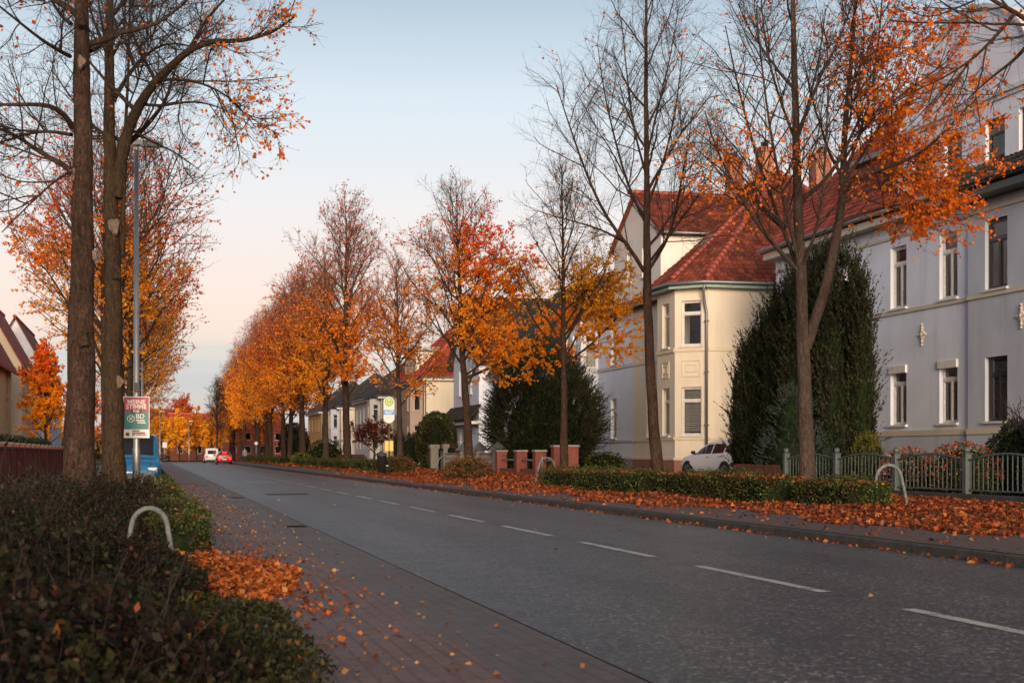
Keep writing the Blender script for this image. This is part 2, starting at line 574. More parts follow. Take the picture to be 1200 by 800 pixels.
REVEAL = .17
def wall_panel(mb, sd, v0, v1, ops, u0=0, u1=None):
    u1 = sd.len if u1 is None else u1
    us = sorted({u0, u1, *[o[0] for o in ops], *[o[1] for o in ops]})
    vs = sorted({v0, v1, *[o[2] for o in ops], *[o[3] for o in ops]})
    for i in range(len(us) - 1):
        for j in range(len(vs) - 1):
            cu, cv = (us[i] + us[i + 1]) / 2, (vs[j] + vs[j + 1]) / 2
            if any(o[0] < cu < o[1] and o[2] < cv < o[3] for o in ops): continue
            mb.poly([sd.p(us[i], vs[j]), sd.p(us[i + 1], vs[j]), sd.p(us[i + 1], vs[j + 1]), sd.p(us[i], vs[j + 1])])
    for o in ops:
        a, b, c, d = o[:4]
        r = -REVEAL
        mb.poly([sd.p(a, c), sd.p(a, d), sd.p(a, d, r), sd.p(a, c, r)])
        mb.poly([sd.p(b, d), sd.p(b, c), sd.p(b, c, r), sd.p(b, d, r)])
        mb.poly([sd.p(a, d), sd.p(b, d), sd.p(b, d, r), sd.p(a, d, r)])
        mb.poly([sd.p(b, c), sd.p(a, c), sd.p(a, c, r), sd.p(b, c, r)])

def window(house, sd, op, frame='frame_white', sill='sill', rng=random, detail=2, curtain=None, shutter=False, transom=.72):
    a, b, c, d = op[:4]
    mb = MB(); f = .065; w0, w1 = -REVEAL - .015, -REVEAL + .05
    sd.box(mb, a, a + f, c, d, w0, w1); sd.box(mb, b - f, b, c, d, w0, w1)
    sd.box(mb, a + f, b - f, c, c + f, w0, w1); sd.box(mb, a + f, b - f, d - f, d, w0, w1)
    tz = c + (d - c) * transom
    if detail > 0:
        sd.box(mb, a + f, b - f, tz - .05, tz + .05, w0, w1 + .012)
        if b - a > 1.05: sd.box(mb, (a + b) / 2 - .045, (a + b) / 2 + .045, c + f, tz - .05, w0, w1 + .008)
        if detail > 1:   # sash inside the frame
            g = .035
            for q0, q1 in ((c + f, tz - .05), (tz + .05, d - f)):
                sd.box(mb, a + f, a + f + g, q0, q1, w0, w1 - .02); sd.box(mb, b - f - g, b - f, q0, q1, w0, w1 - .02)
                sd.box(mb, a + f + g, b - f - g, q0, q0 + g, w0, w1 - .02); sd.box(mb, a + f + g, b - f - g, q1 - g, q1, w0, w1 - .02)
    win = mb.build('window', M[frame], house)
    g = MB(); g.poly([sd.p(a + .03, c + .03, -REVEAL + .003), sd.p(b - .03, c + .03, -REVEAL + .003), sd.p(b - .03, d - .03, -REVEAL + .003), sd.p(a + .03, d - .03, -REVEAL + .003)])
    g.build('pane', M['glass'], win)
    if sill:
        m = MB(); sd.box(m, a - .07, b + .07, c - .07, c - .002, -.12, .09)
        m.build('sill', M[sill], win)
    cu = MB()
    kind = curtain or rng.choice(['net', 'drape', 'net', 'dark', 'blind'])
    w = -REVEAL - .14
    if kind == 'net':
        n = 14
        for i in range(n):
            u_a, u_b = a + (b - a) * i / n, a + (b - a) * (i + 1) / n
            cu.poly([sd.p(u_a, c, w - .02 * (i % 2)), sd.p(u_b, c, w - .02 * ((i + 1) % 2)), sd.p(u_b, c + (d - c) * .66, w - .02 * ((i + 1) % 2)), sd.p(u_a, c + (d - c) * .66, w - .02 * (i % 2))])
        cu.build('curtain', M['net'], win)
    elif kind == 'drape':
        n = 6
        for (l, r) in ((a, a + (b - a) * .22), (b - (b - a) * .2, b)):
            for i in range(n):
                u_a, u_b = l + (r - l) * i / n, l + (r - l) * (i + 1) / n
                cu.poly([sd.p(u_a, c, w - .03 * (i % 2)), sd.p(u_b, c, w - .03 * ((i + 1) % 2)), sd.p(u_b, d, w - .03 * ((i + 1) % 2)), sd.p(u_a, d, w - .03 * (i % 2))])
        cu.build('curtain', M['net'], win)
    elif kind == 'blind':
        z = d
        top = c + (d - c) * rng.uniform(.05, .5)
        while z > top:
            cu.poly([sd.p(a, z - .05, w + .01), sd.p(b, z - .05, w + .01), sd.p(b, z, w - .02), sd.p(a, z, w - .02)]); z -= .085
        cu.build('blind', M['blind'], win)
    if shutter:
        m = MB(); sd.box(m, a - .04, b + .04, d - .19, d + .08, -.1, .07)
        m.build('shutter_box', M['frame_white'], win, bevel=.02)
    return win

TILED = [True]
def pantiles(mb, P, uv, u, v, n, row=.33, col=.24):
    """rows of wavy overlapping tiles clipped to the (convex) roof face"""
    O = P[0]; vmax = max(q[1] for q in uv); k = 5
    def span(t):
        xs = []
        for i in range(len(uv)):
            (a, b), (c, d) = uv[i], uv[(i + 1) % len(uv)]
            if abs(b - d) < 1e-9:
                if abs(b - t) < 1e-6: xs += [a, c]
                continue
            f = (t - b) / (d - b)
            if -1e-6 <= f <= 1 + 1e-6: xs.append(a + (c - a) * f)
        return (min(xs), max(xs)) if xs else (0, 0)
    r = 0; t0 = 0.0
    while t0 < vmax - .02:
        t1 = min(t0 + row, vmax - 1e-4)
        l0, h0 = span(t0); l1, h1 = span(t1)
        m = max(1, int(max(h0 - l0, h1 - l1) / col * k))
        b = len(mb.v)
        for (l, h, t, lift) in ((l0, h0, t0 - .035, .055), (l1, h1, t1, .018)):
            for i in range(m + 1):
                x = l + (h - l) * i / m
                z = lift + .028 * math.sin(x / col * 6.2832) + .010 * math.sin(x * 1.7 + t0 * 2.3)
                mb.v.append(tuple(O + u * x + v * t + n * z))
        for i in range(m):
            xa, xb, xc, xd = (l0 + (h0 - l0) * i / m), (l0 + (h0 - l0) * (i + 1) / m), (l1 + (h1 - l1) * (i + 1) / m), (l1 + (h1 - l1) * i / m)
            mb.f.append((b + i, b + i + 1, b + m + 2 + i, b + m + 1 + i)); mb.uv[len(mb.f) - 1] = [(xa, t0 + .01), (xb, t0 + .01), (xc, t1 - .01), (xd, t1 - .01)]
            # front lip of the row
        for i in range(m):
            x0_, x1_ = l0 + (h0 - l0) * i / m, l0 + (h0 - l0) * (i + 1) / m
            A, B = Vector(mb.v[b + i]), Vector(mb.v[b + i + 1])
            mb.poly([tuple(A - n * .035), tuple(B - n * .035), tuple(B), tuple(A)], [(x0_, t0 + .01), (x1_, t0 + .01), (x1_, t0 + .02), (x0_, t0 + .02)])
        t0 += row; r += 1

def roof_plane(mb, pts, th=.14):
    """pts: eave-left, eave-right, then the upper points, counter-clockwise from above"""
    P = [Vector(p) for p in pts]
    n = (P[1] - P[0]).cross(P[2] - P[0]).normalized()
    if n.z < 0: n = -n
    u = (P[1] - P[0]).normalized(); v = n.cross(u)
    uv = [((p - P[0]).dot(u), (p - P[0]).dot(v)) for p in P]
    if TILED[0]: pantiles(mb, P, uv, u, v, n)
    else: mb.poly([tuple(p) for p in P], uv)
    lo = [p - Vector((0, 0, th)) for p in P]
    mb.poly([tuple(p) for p in reversed(lo)], [(0, 0)] * len(P))
    for i in range(len(P)):
        j = (i + 1) % len(P)
        mb.poly([tuple(P[i]), tuple(lo[i]), tuple(lo[j]), tuple(P[j])], [(0, 0), (0, .1), (.3, .1), (.3, 0)])

def ridge(mb, a, b, r=.13):
    a, b = Vector(a), Vector(b)
    n = max(1, int((b - a).length / .38))
    for i in range(n):
        p, q = a.lerp(b, i / n), a.lerp(b, (i + 1) / n)
        mb.tube([p, q], [r * 1.12, r * .9], 8, True)

def gutter(mb, pts, r=.075):
    mb.tube(pts, r, 8)

def chimney(house, x, y, z0, z1, wx, wy, mat='brick_chimney', pots=2):
    mb = MB()
    mb.box((x - wx / 2, y - wy / 2, z0), (x + wx / 2, y + wy / 2, z1))
    for k, (dz, e) in enumerate(((.0, .05), (.11, .09))):
        mb.box((x - wx / 2 - e, y - wy / 2 - e, z1 + dz + .002), (x + wx / 2 + e, y + wy / 2 + e, z1 + dz + .108))
    ch = mb.build('chimney', M[mat], house)
    for i in range(pots):
        p = MB(); yy = y + (i - (pots - 1) / 2) * .42
        p.lathe([(.11, 0), (.10, .28), (.13, .3), (.13, .36), (.08, .36)], (x, yy, z1 + .22), 10)
        p.build('chimney_pot', M['slate'], ch, True)
    return ch

def hip_roof(house, x0, x1, y0, y1, z, pitch, mat, over=.45, front_gable=False, ends=('hip', 'hip'), gut='zinc'):
    """main roof with its ridge along Y; ends = near (y0), far (y1)"""
    X0, X1, Y0, Y1 = x0 - over, x1 + over, y0 - over, y1 + over
    half = (X1 - X0) / 2; xr = (X0 + X1) / 2; zr = z + half * pitch
    ya = Y0 + (half if ends[0] == 'hip' else 0); yb = Y1 - (half if ends[1] == 'hip' else 0)
    if yb < ya: ya = yb = (ya + yb) / 2
    mb = MB()
    A, B, C, D = (X0, Y0, z), (X1, Y0, z), (X1, Y1, z), (X0, Y1, z)
    R0, R1 = (xr, ya, zr), (xr, yb, zr)
    roof_plane(mb, [D, A, R0, R1]); roof_plane(mb, [B, C, R1, R0])
    if ends[0] == 'hip': roof_plane(mb, [A, B, R0])
    if ends[1] == 'hip': roof_plane(mb, [C, D, R1])
    rf = mb.build('roof', M[mat], house)
    rd = MB()
    ridge(rd, R0, R1)
    if ends[0] == 'hip': ridge(rd, A, R0); ridge(rd, B, R0)
    if ends[1] == 'hip': ridge(rd, C, R1); ridge(rd, D, R1)
    rd.build('ridge_tiles', M[mat + '_ridge'], rf, True)
    g = MB()
    gutter(g, [(X0 - .05, Y0 - .02, z - .08), (X0 - .05, Y1, z - .08)])
    if ends[0] == 'hip': gutter(g, [(X0, Y0 - .06, z - .08), (X1, Y0 - .06, z - .08)])
    g.build('gutter', M[gut], rf, True)
    so = MB()   # boxed eaves
    so.box((X0 + .02, Y0 + .02, z - .36), (x0 - .003, Y1 - .02, z - .17))
    if ends[0] == 'hip': so.box((x0, Y0 + .02, z - .36), (X1 - .02, y0 - .003, z - .17))
    so.build('eaves', M['frame_white'], house)
    return rf, xr, zr

def storey_ops(sd, us, w, rows):
    return [(u - w / 2, u + w / 2, r[0], r[1]) for u in us for r in rows]

def block_house(name, label, x0, x1, y0, y1, h, wallmat, roofmat, rows, us_front, seed, pitch=.9, ends=('hip', 'hip'), plinth='plinth_grey',
                frame='frame_white', w=1.0, side_us=(), detail=1, band=None, face=-1, group=None, roof=True, quoin=None, sidemat=None, bay=None):
    """detached house; face -1: its front looks at the road towards -X, +1: towards +X"""
    rg = random.Random(seed)
    H = empty(name, label, 'house', ((x0 + x1) / 2, (y0 + y1) / 2, 0), 0, group)
    H.location = (0, 0, 0)
    front = Side((x0, y1), (x0, y0)) if face < 0 else Side((x1, y0), (x1, y1))
    near = Side((x0, y0), (x1, y0)); far = Side((x1, y1), (x0, y1))
    back = Side((x1, y0), (x1, y1)) if face < 0 else Side((x0, y1), (x0, y0))
    fo = storey_ops(front, us_front, w, rows); so = storey_ops(near, side_us, w, rows)
    mb = MB()
    wall_panel(mb, front, .1, h, fo); wall_panel(mb, back, .1, h, []); wall_panel(mb, far, .1, h, [])
    if sidemat is None: wall_panel(mb, near, .1, h, so)
    for i, e in enumerate(ends):
        if e == 'gable':
            sdd = near if i == 0 else far
            zt = h + (x1 - x0) / 2 * pitch + .0
            mb.poly([sdd.p(0, h), sdd.p(sdd.len, h), sdd.p(sdd.len / 2, zt)])
    mb.build('wall', M[wallmat], H)
    if sidemat is not None:
        m2 = MB(); wall_panel(m2, near, .1, h, so); m2.build('side_wall', M[sidemat], H)
    for o in fo: window(H, front, o, frame, 'sill', rg, detail)
    for o in so: window(H, near, o, frame, 'sill', rg, detail)
    if bay:
        y_ = y0 + bay
        bp = [(x0, y_ + 2.4), (x0 - 1.0, y_ + 1.5), (x0 - 1.0, y_ - .6), (x0, y_ - 1.8)]
        bw_ = MB(); ops_ = []
        for i in range(3):
            sd = Side(bp[i], bp[i + 1]); o_ = storey_ops(sd, [sd.len / 2], .8, rows); wall_panel(bw_, sd, .1, h - .3, o_); ops_ += [(sd, o) for o in o_]
        wb = bw_.build('bay_wall', M[wallmat], H)
        for sd, o in ops_: window(H, sd, o, frame, 'sill', rg, detail, 'dark')
        rb_ = MB(); c_ = (x0 + .05, y_, h + .9)
        ev = [(p[0] - (.25 if p[0] < x0 else 0), p[1] + (.2 if j < 2 else -.2), h - .28) for j, p in enumerate(bp)]
        for i in range(3):
            rb_.poly([ev[i], ev[i + 1], c_], [(0, 0), (1.5, 0), (.7, 1.5)])
        rb_.build('bay_roof', M[roofmat], H)
    pm = MB()
    for sd in (front, near): sd.box(pm, -.03 if sd is front else .0, sd.len + (.0 if sd is front else .03), .05, .9, .002, .05)
    pm.build('plinth', M[plinth], H)
    bm_ = MB()
    for z in (band or ()):
        front.box(bm_, 0, front.len, z, z + .16, .003, .06); near.box(bm_, .0, near.len, z, z + .16, .003, .06)
    if band: bm_.build('cornice', M['stone_trim'], H)
    if roof: hip_roof(H, x0, x1, y0, y1, h - (.45 * pitch - .16 if 'gable' in ends else 0), pitch, roofmat, ends=ends)
    dp = MB(); c = near.p(.12, 0, .09)
    dp.tube([(c[0], c[1], .1), (c[0], c[1], h - .4), (c[0] - .2, c[1] - .3, h - .1)], .05, 8)
    dp.build('downpipe', M['zinc'], H, True)
    return H
# ---------------------------------------------------------------- palette
stucco('wall_white', (.60, .66, .79), .1, .45); stucco('wall_grey', (.41, .455, .55), .12, .45); stucco('wall_cream', (.70, .64, .53), .06, .3)
stucco('wall_cool', (.67, .73, .84)); stucco('wall_pale', (.62, .61, .59)); stucco('wall_yellow', (.66, .55, .33))
stucco('wall_orange', (0.528, 0.336, 0.144)); stucco('wall_rose', (0.496, 0.400, 0.336)); stucco('wall_beige', (0.480, 0.448, 0.400))
stucco('plinth_red', (.30, .15, .11)); stucco('plinth_grey', (.30, .30, .31)); stucco('stone_trim', (.50, .46, .40)); stucco('stucco_trim', (.68, .60, .46)); stucco('cool_trim', (.52, .54, .58))
plain('frame_white', (.60, .60, .60), .4); plain('frame_dark', (.025, .028, .03), .35); plain('sill', (.52, .51, .50), .6)
plain('zinc', (.20, .21, .22), .45, .6); plain('copper_green', (.25, .36, .32), .6); plain('slate', (.035, .037, .042), .55)
plain('net', (.55, .54, .51), .9); plain('blind', (.45, .42, .38), .6)
tiles('tiles_red', (.085, .022, .017), (.15, .034, .022), (.24, .062, .038)); tiles('tiles_wine', (.11, .024, .022), (.17, .036, .030), (.24, .058, .045))
tiles('tiles_bright', (.20, .03, .018), (.30, .048, .024), (.38, .075, .04)); tiles('tiles_dark', (.018, .017, .018), (.03, .028, .028), (.045, .042, .04))
plain('tiles_red_ridge', (.26, .055, .035), .6); plain('tiles_wine_ridge', (.20, .045, .036), .6); plain('tiles_bright_ridge', (.45, .09, .045), .6); plain('tiles_dark_ridge', (.03, .028, .028), .6)
t = NT('glass')
gl = t.n('ShaderNodeBsdfGlossy'); gl.inputs['Roughness'].default_value = .03; gl.inputs['Color'].default_value = (.9, .92, .95, 1)
tr = t.n('ShaderNodeBsdfTransparent'); tr.inputs['Color'].default_value = (.82, .86, .86, 1)
fr = t.n('ShaderNodeFresnel'); fr.inputs['IOR'].default_value = 1.5
t.l(t.bump(t.noise(t.coord('Object'), 1.3, 2), .05, .03), gl.inputs['Normal'])
mx = t.n('ShaderNodeMixShader'); t.l(fr.outputs[0], mx.inputs[0]); t.l(tr.outputs[0], mx.inputs[1]); t.l(gl.outputs[0], mx.inputs[2])
M['glass'] = t.done(mx)

def brickmat(name, c1, c2, mortar, w, h, msize, axes, bump=.5, rough=.85, stain=.35, rot=False, offset=.5):
    t = NT(name)
    co = t.n('ShaderNodeTexCoord'); sp = t.n('ShaderNodeSeparateXYZ'); t.l(co.outputs['Object'], sp.inputs[0])
    cb = t.n('ShaderNodeCombineXYZ')
    def ax(e):
        v = None
        for ch in e:
            o = sp.outputs['xyz'.index(ch)]
            v = o if v is None else t.math('ADD', v, o)
        return v
    t.l(ax(axes[0]), cb.inputs[0]); t.l(ax(axes[1]), cb.inputs[1])
    b = t.n('ShaderNodeTexBrick'); t.l(cb.outputs[0], b.inputs['Vector'])
    b.offset = offset
    b.inputs['Color1'].default_value = (*c1, 1); b.inputs['Color2'].default_value = (*c2, 1); b.inputs['Mortar'].default_value = (*mortar, 1)
    b.inputs['Scale'].default_value = 1; b.inputs['Brick Width'].default_value = w; b.inputs['Row Height'].default_value = h
    b.inputs['Mortar Size'].default_value = msize; b.inputs['Mortar Smooth'].default_value = .2
    v = t.coord('Object')
    n1 = t.noise(v, .55, 6, .65); n2 = t.noise(v, 7, 5, .65)
    c = t.mix(t.ramp(n1, [(.35, (0, 0, 0)), (.75, (stain * 2, stain * 2, stain * 2))]), b.outputs['Color'], tuple(x * .45 for x in c1))
    c = t.mix(.45, c, t.ramp(n2, [(.3, tuple(x * .45 for x in c1)), (.7, tuple(x * 1.35 for x in c2))]))
    hgt = t.math('ADD', t.math('SUBTRACT', 1, b.outputs['Fac']), t.math('MULTIPLY', n2, .5))
    rg = t.math('ADD', t.math('MULTIPLY', n1, -.3), rough + .1)
    M[name] = t.done(t.bsdf(c, rg, 0, t.bump(hgt, bump, .012), .35))
brickmat('pavers_red', (.105, .055, .046), (.165, .088, .072), (.014, .010, .009), .22, .11, .011, ('y', 'x'), rough=.62)
brickmat('pavers_gutter', (.065, .050, .047), (.10, .074, .067), (.016, .014, .014), .24, .12, .008, ('y', 'x'), rough=.6)
brickmat('pavers_grey', (.075, .056, .050), (.10, .074, .066), (.03, .025, .024), .2, .2, .006, ('y', 'x'), rough=.65)
brickmat('brick', (.17, .045, .032), (.24, .068, .046), (.16, .14, .125), .25, .075, .008, ('xy', 'z'))
brickmat('brick_chimney', (.30, .115, .075), (.40, .17, .11), (.26, .2, .17), .25, .075, .008, ('xy', 'z'))
brickmat('brick_dark', (.15, .03, .025), (.23, .05, .04), (.20, .16, .14), .25, .075, .01, ('xy', 'z'))
brickmat('block_grey', (.22, .21, .20), (.28, .27, .25), (.12, .12, .115), .4, .2, .012, ('xy', 'z'))

t = NT('asphalt')
v = t.coord('Object')
big = t.noise(t.coord('Object', (1, .12, 1)), .9, 6, .6)
mid = t.noise(v, 1.7, 6, .65)
fine = t.noise(v, 60, 4, .7)
vo = t.n('ShaderNodeTexVoronoi'); vo.inputs['Scale'].default_value = 42; t.l(v, vo.inputs['Vector'])
grain = t.ramp(vo.outputs['Color'], [(0, (.009, .0087, .0083)), (.42, (.024, .0235, .0228)), (.76, (.072, .0705, .068)), (1, (.32, .315, .305))])
tone = t.ramp(t.math('ADD', t.math('MULTIPLY', big, .6), t.math('MULTIPLY', mid, .4)), [(.30, (.55, .55, .56)), (.50, (.95, .95, .95)), (.70, (1.5, 1.48, 1.45))])
sx = t.n('ShaderNodeSeparateXYZ'); t.l(v, sx.inputs[0])
wt = t.math('ADD', t.math('MULTIPLY', t.math('SINE', t.math('MULTIPLY', t.math('ADD', sx.outputs[0], t.math('MULTIPLY', big, .35)), 3.85)), .5), .5)
tone = t.mix(1, tone, t.ramp(wt, [(.2, (.86, .86, .86)), (.9, (1.14, 1.135, 1.12))]), 'MULTIPLY')
seam = t.math('LESS_THAN', t.math('ABSOLUTE', t.math('SUBTRACT', t.math('ADD', sx.outputs[0], t.math('MULTIPLY', mid, .03)), 6.07)), .008)
tone = t.mix(t.math('MULTIPLY', seam, .6), tone, (.3, .3, .3))
c = t.mix(1, grain, tone, 'MULTIPLY')
cr = t.n('ShaderNodeTexVoronoi', feature='DISTANCE_TO_EDGE'); cr.inputs['Scale'].default_value = .33
wv = t.n('ShaderNodeVectorMath', operation='ADD'); t.l(v, wv.inputs[0])
nz = t.n('ShaderNodeTexNoise'); nz.inputs['Scale'].default_value = 1.6; nz.inputs['Detail'].default_value = 5; t.l(v, nz.inputs['Vector']); t.l(nz.outputs['Color'], wv.inputs[1]); t.l(wv.outputs[0], cr.inputs['Vector'])
crk = t.math('MULTIPLY', t.math('LESS_THAN', cr.outputs['Distance'], .0035), t.math('GREATER_THAN', mid, .52))
c = t.mix(t.math('MULTIPLY', crk, .75), c, (.012, .012, .012))
M['asphalt'] = t.done(t.bsdf(c, t.math('ADD', t.math('MULTIPLY', mid, .20), .34), 0, t.bump(t.math('ADD', vo.outputs['Distance'], fine), .45, .008), .5))

t = NT('asphalt_patch'); v = t.coord('Object')
M['asphalt_patch'] = t.done(t.bsdf(t.ramp(t.noise(v, 60, 3), [(.3, (.02, .02, .021)), (.7, (.045, .045, .046))]), .7, 0, t.bump(t.noise(v, 90, 3), .6, .006), .3))
t = NT('road_paint'); v = t.coord('Object')
wear = t.ramp(t.math('ADD', t.math('MULTIPLY', t.noise(v, 30, 6, .8), .7), t.math('MULTIPLY', t.noise(v, 3, 3), .3)), [(.40, (.05, .05, .05)), (.50, (.36, .36, .345)), (.75, (.56, .56, .54))])
M['road_paint'] = t.done(t.bsdf(wear, .6, 0, t.bump(t.noise(v, 95, 3), .4, .004), .4))
t = NT('soil'); v = t.coord('Object')
c = t.ramp(t.noise(v, 3.5, 8, .7), [(.3, (.016, .011, .008)), (.55, (.035, .022, .013)), (.75, (.075, .036, .016))])
M['soil'] = t.done(t.bsdf(c, .95, 0, t.bump(t.noise(v, 18, 6, .7), .8, .05), .1))
t = NT('leaf_mould'); v = t.coord('Object')
vo = t.n('ShaderNodeTexVoronoi'); vo.inputs['Scale'].default_value = 14; t.l(v, vo.inputs['Vector'])
c = t.ramp(t.math('FRACT', t.math('MULTIPLY', vo.outputs['Color'], 7.3)), [(0, (.10, .025, .008)), (.4, (.26, .07, .012)), (.75, (.40, .13, .02)), (1, (.16, .05, .015))])
c = t.mix(t.ramp(t.noise(v, 1.1, 5), [(.4, (0, 0, 0)), (.7, (.6, .6, .6))]), c, (.05, .025, .014))
M['leaf_mould'] = t.done(t.bsdf(c, .9, 0, t.bump(vo.outputs['Distance'], .9, .03), .2))
t = NT('lawn'); v = t.coord('Object')
c = t.ramp(t.noise(v, 2.2, 8, .7), [(.3, (.018, .022, .008)), (.55, (.04, .045, .014)), (.78, (.12, .06, .016))])
M['lawn'] = t.done(t.bsdf(c, .95, 0, t.bump(t.noise(v, 30, 6, .7), .8, .05), .1))
t = NT('kerb'); v = t.coord('Object')
c = t.ramp(t.noise(v, 6, 7, .7), [(.3, (.028, .026, .025)), (.7, (.07, .067, .064))])
sp = t.n('ShaderNodeSeparateXYZ'); co = t.n('ShaderNodeTexCoord'); t.l(co.outputs['Object'], sp.inputs[0])
jt = t.math('LESS_THAN', t.math('FRACT', sp.outputs[1]), .012)
c = t.mix(jt, c, (.012, .011, .010))
M['kerb'] = t.done(t.bsdf(c, .8, 0, t.bump(t.noise(v, 40, 4), .4, .006), .3))

leafmat('leaf_red', [(0, (.32, .038, .010)), (.35, (.58, .070, .012)), (.7, (.74, .115, .014)), (1, (.80, .19, .02))], [(0, (.58, .095, .012)), (.5, (.78, .165, .014)), (1, (.85, .26, .02))], trans=.55, gz=(.3, .7))
leafmat('leaf_flame', [(0, (.62, .075, .012)), (.4, (.84, .145, .015)), (1, (.92, .24, .02))], [(0, (.86, .27, .014)), (.5, (.95, .41, .02)), (1, (.95, .52, .04))], trans=.58, gz=(.3, .72))
leafmat('leaf_gold', [(0, (.66, .11, .012)), (.5, (.85, .20, .015)), (1, (.90, .30, .025))], [(0, (.84, .24, .014)), (.5, (.94, .36, .02)), (1, (.95, .47, .045))], trans=.58, gz=(.2, .7))
leafmat('leaf_yellow', [(0, (.72, .24, .014)), (.5, (.86, .40, .02)), (1, (.88, .52, .05))], trans=.55)
leafmat('leaf_rust', [(0, (.42, .075, .014)), (.5, (.72, .145, .016)), (1, (.84, .22, .02))], [(0, (.80, .22, .014)), (.5, (.93, .34, .02)), (1, (.95, .46, .04))], trans=.55, gz=(.25, .6))
leafmat('leaf_fallen', [(0, (.035, .016, .009)), (.28, (.10, .034, .012)), (.5, (.21, .056, .012)), (.78, (.32, .090, .014)), (.93, (.40, .16, .03)), (1, (.22, .15, .08))], trans=.12)
leafmat('leaf_pale', [(0, (.08, .03, .014)), (.5, (.20, .09, .035)), (.85, (.32, .18, .08)), (1, (.45, .30, .15))], trans=.12)
leafmat('leaf_box', [(0, (.016, .028, .008)), (.5, (.045, .075, .016)), (.9, (.09, .125, .028)), (1, (.16, .12, .02))], [(0, (.016, .014, .006)), (.5, (.032, .034, .010)), (.9, (.06, .055, .016)), (1, (.15, .07, .02))], trans=.2, patch=2.0)
leafmat('leaf_yew', [(0, (.010, .018, .009)), (.5, (.024, .040, .017)), (.95, (.055, .080, .03)), (1, (.12, .09, .02))], [(0, (.010, .011, .006)), (.6, (.020, .021, .010)), (.95, (.045, .036, .016)), (1, (.09, .05, .02))], trans=.15, patch=2.4)
leafmat('leaf_spruce', [(0, (.014, .026, .020)), (.5, (.03, .052, .042)), (1, (.06, .09, .075))], trans=.1)
leafmat('leaf_dusky', [(0, (.006, .004, .003)), (.5, (.012, .008, .005)), (.8, (.022, .009, .007)), (.97, (.042, .013, .010)), (1, (.20, .05, .012))],
        [(0, (.006, .008, .003)), (.5, (.014, .017, .006)), (.9, (.028, .031, .009)), (1, (.07, .04, .012))], trans=.25, patch=1.6)
leafmat('leaf_lowgreen', [(0, (.008, .011, .004)), (.6, (.022, .028, .008)), (.92, (.05, .056, .014)), (1, (.14, .05, .015))], trans=.25)
leafmat('leaf_heap', [(0, (.05, .014, .008)), (.3, (.16, .032, .010)), (.7, (.30, .062, .012)), (.92, (.38, .11, .02)), (1, (.30, .18, .07))], trans=.1)
leafmat('leaf_brown', [(0, (.05, .028, .014)), (.6, (.11, .06, .028)), (1, (.19, .09, .03))], trans=.2)
leafmat('leaf_maple', [(0, (.07, .014, .008)), (.5, (.15, .03, .014)), (1, (.26, .06, .02))], trans=.3)
leafmat('leaf_lime', [(0, (.05, .06, .01)), (.6, (.13, .14, .018)), (1, (.22, .20, .03))], trans=.3)
leafmat('petal_red', [(0, (.25, .03, .015)), (.5, (.45, .09, .02)), (1, (.5, .2, .05))], trans=.3)
leafmat('petal_rose', [(0, (.18, .05, .05)), (.6, (.32, .12, .11)), (1, (.45, .25, .22))], trans=.3)
barkmat('bark_brown', (.014, .009, .007), (.085, .052, .039)); barkmat('bark_grey', (.026, .019, .016), (.095, .070, .060))
barkmat('bark_olive', (.014, .010, .007), (.080, .052, .034), moss=(.034, .028, .014))
plain('twig', (.040, .024, .019), .8); plain('twig_red', (.12, .050, .032), .8); plain('twig_dark', (.020, .013, .011), .85)
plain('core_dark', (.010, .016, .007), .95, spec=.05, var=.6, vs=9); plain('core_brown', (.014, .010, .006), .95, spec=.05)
plain('cut_wood', (.13, .098, .08), .9, vs=14, var=.4)
plain('galvanised', (.34, .36, .37), .42, .75, vs=3); plain('hoop_paint', (.10, .12, .125), .7, .0, vs=14, var=.5); plain('fence_paint', (.055, .075, .077), .5, .0, vs=9, var=.25)
plain('black_paint', (.015, .017, .018), .35); plain('cast_iron', (.012, .011, .010), .9, spec=.1); plain('post_green', (.02, .035, .032), .4)

# ---------------------------------------------------------------- ground
def sheet(name, x0, x1, y0, y1, z, mat, nx=1, ny=1, zf=None):
    xs = np.linspace(x0, x1, nx + 1); ys = np.linspace(y0, y1, ny + 1)
    X, Y = np.meshgrid(xs, ys); Z = np.full_like(X, z) if zf is None else zf(X, Y)
    V = np.stack([X, Y, Z], -1).reshape(-1, 3)
    i = np.arange(ny)[:, None] * (nx + 1) + np.arange(nx)[None]
    F = np.stack([i, i + 1, i + nx + 2, i + nx + 1], -1).reshape(-1, 4)
    return tag(link(name, np_mesh(name, V, F), M[mat], None, zf is not None), kind='structure')

XE = 2.64; XK = 9.24; YEND = 203.
sheet('ground', -900, 900, -300, 1600, -.03, 'lawn')
sheet('road', XE, XK, -40, YEND, 0, 'asphalt')
sheet('cross_street', -160, 160, YEND, YEND + 6.5, -.004, 'asphalt')
sheet('pavement_left', .78, 1.92, -20, 200, .006, 'pavers_red')
sheet('gutter_paving', 1.92, XE - .02, -20, 200, .002, 'pavers_gutter')
def bed_z(X, Y):
    return .05 + .05 * np.sin(X * 2.1 + Y * .9) * .5 + .03 * np.sin(Y * 2.3)
sheet('planting_bed', -2.6, .76, -10, 200, 0, 'soil', 12, 500, bed_z)
sheet('footpath', -5.1, -2.62, -10, 200, .03, 'pavers_grey')
k = MB(); k.box((XK, -40, -.02), (XK + .14, 200, .115))
tag(k.build('kerb', M['kerb'], bevel=.02), kind='structure')
k = MB(); k.box((.70, -10, -.02), (.778, 200, .035))
tag(k.build('bed_edging', M['kerb']), kind='structure')
sheet('pavement_right', XK + .142, 11.7, -40, 200, .12, 'pavers_grey')
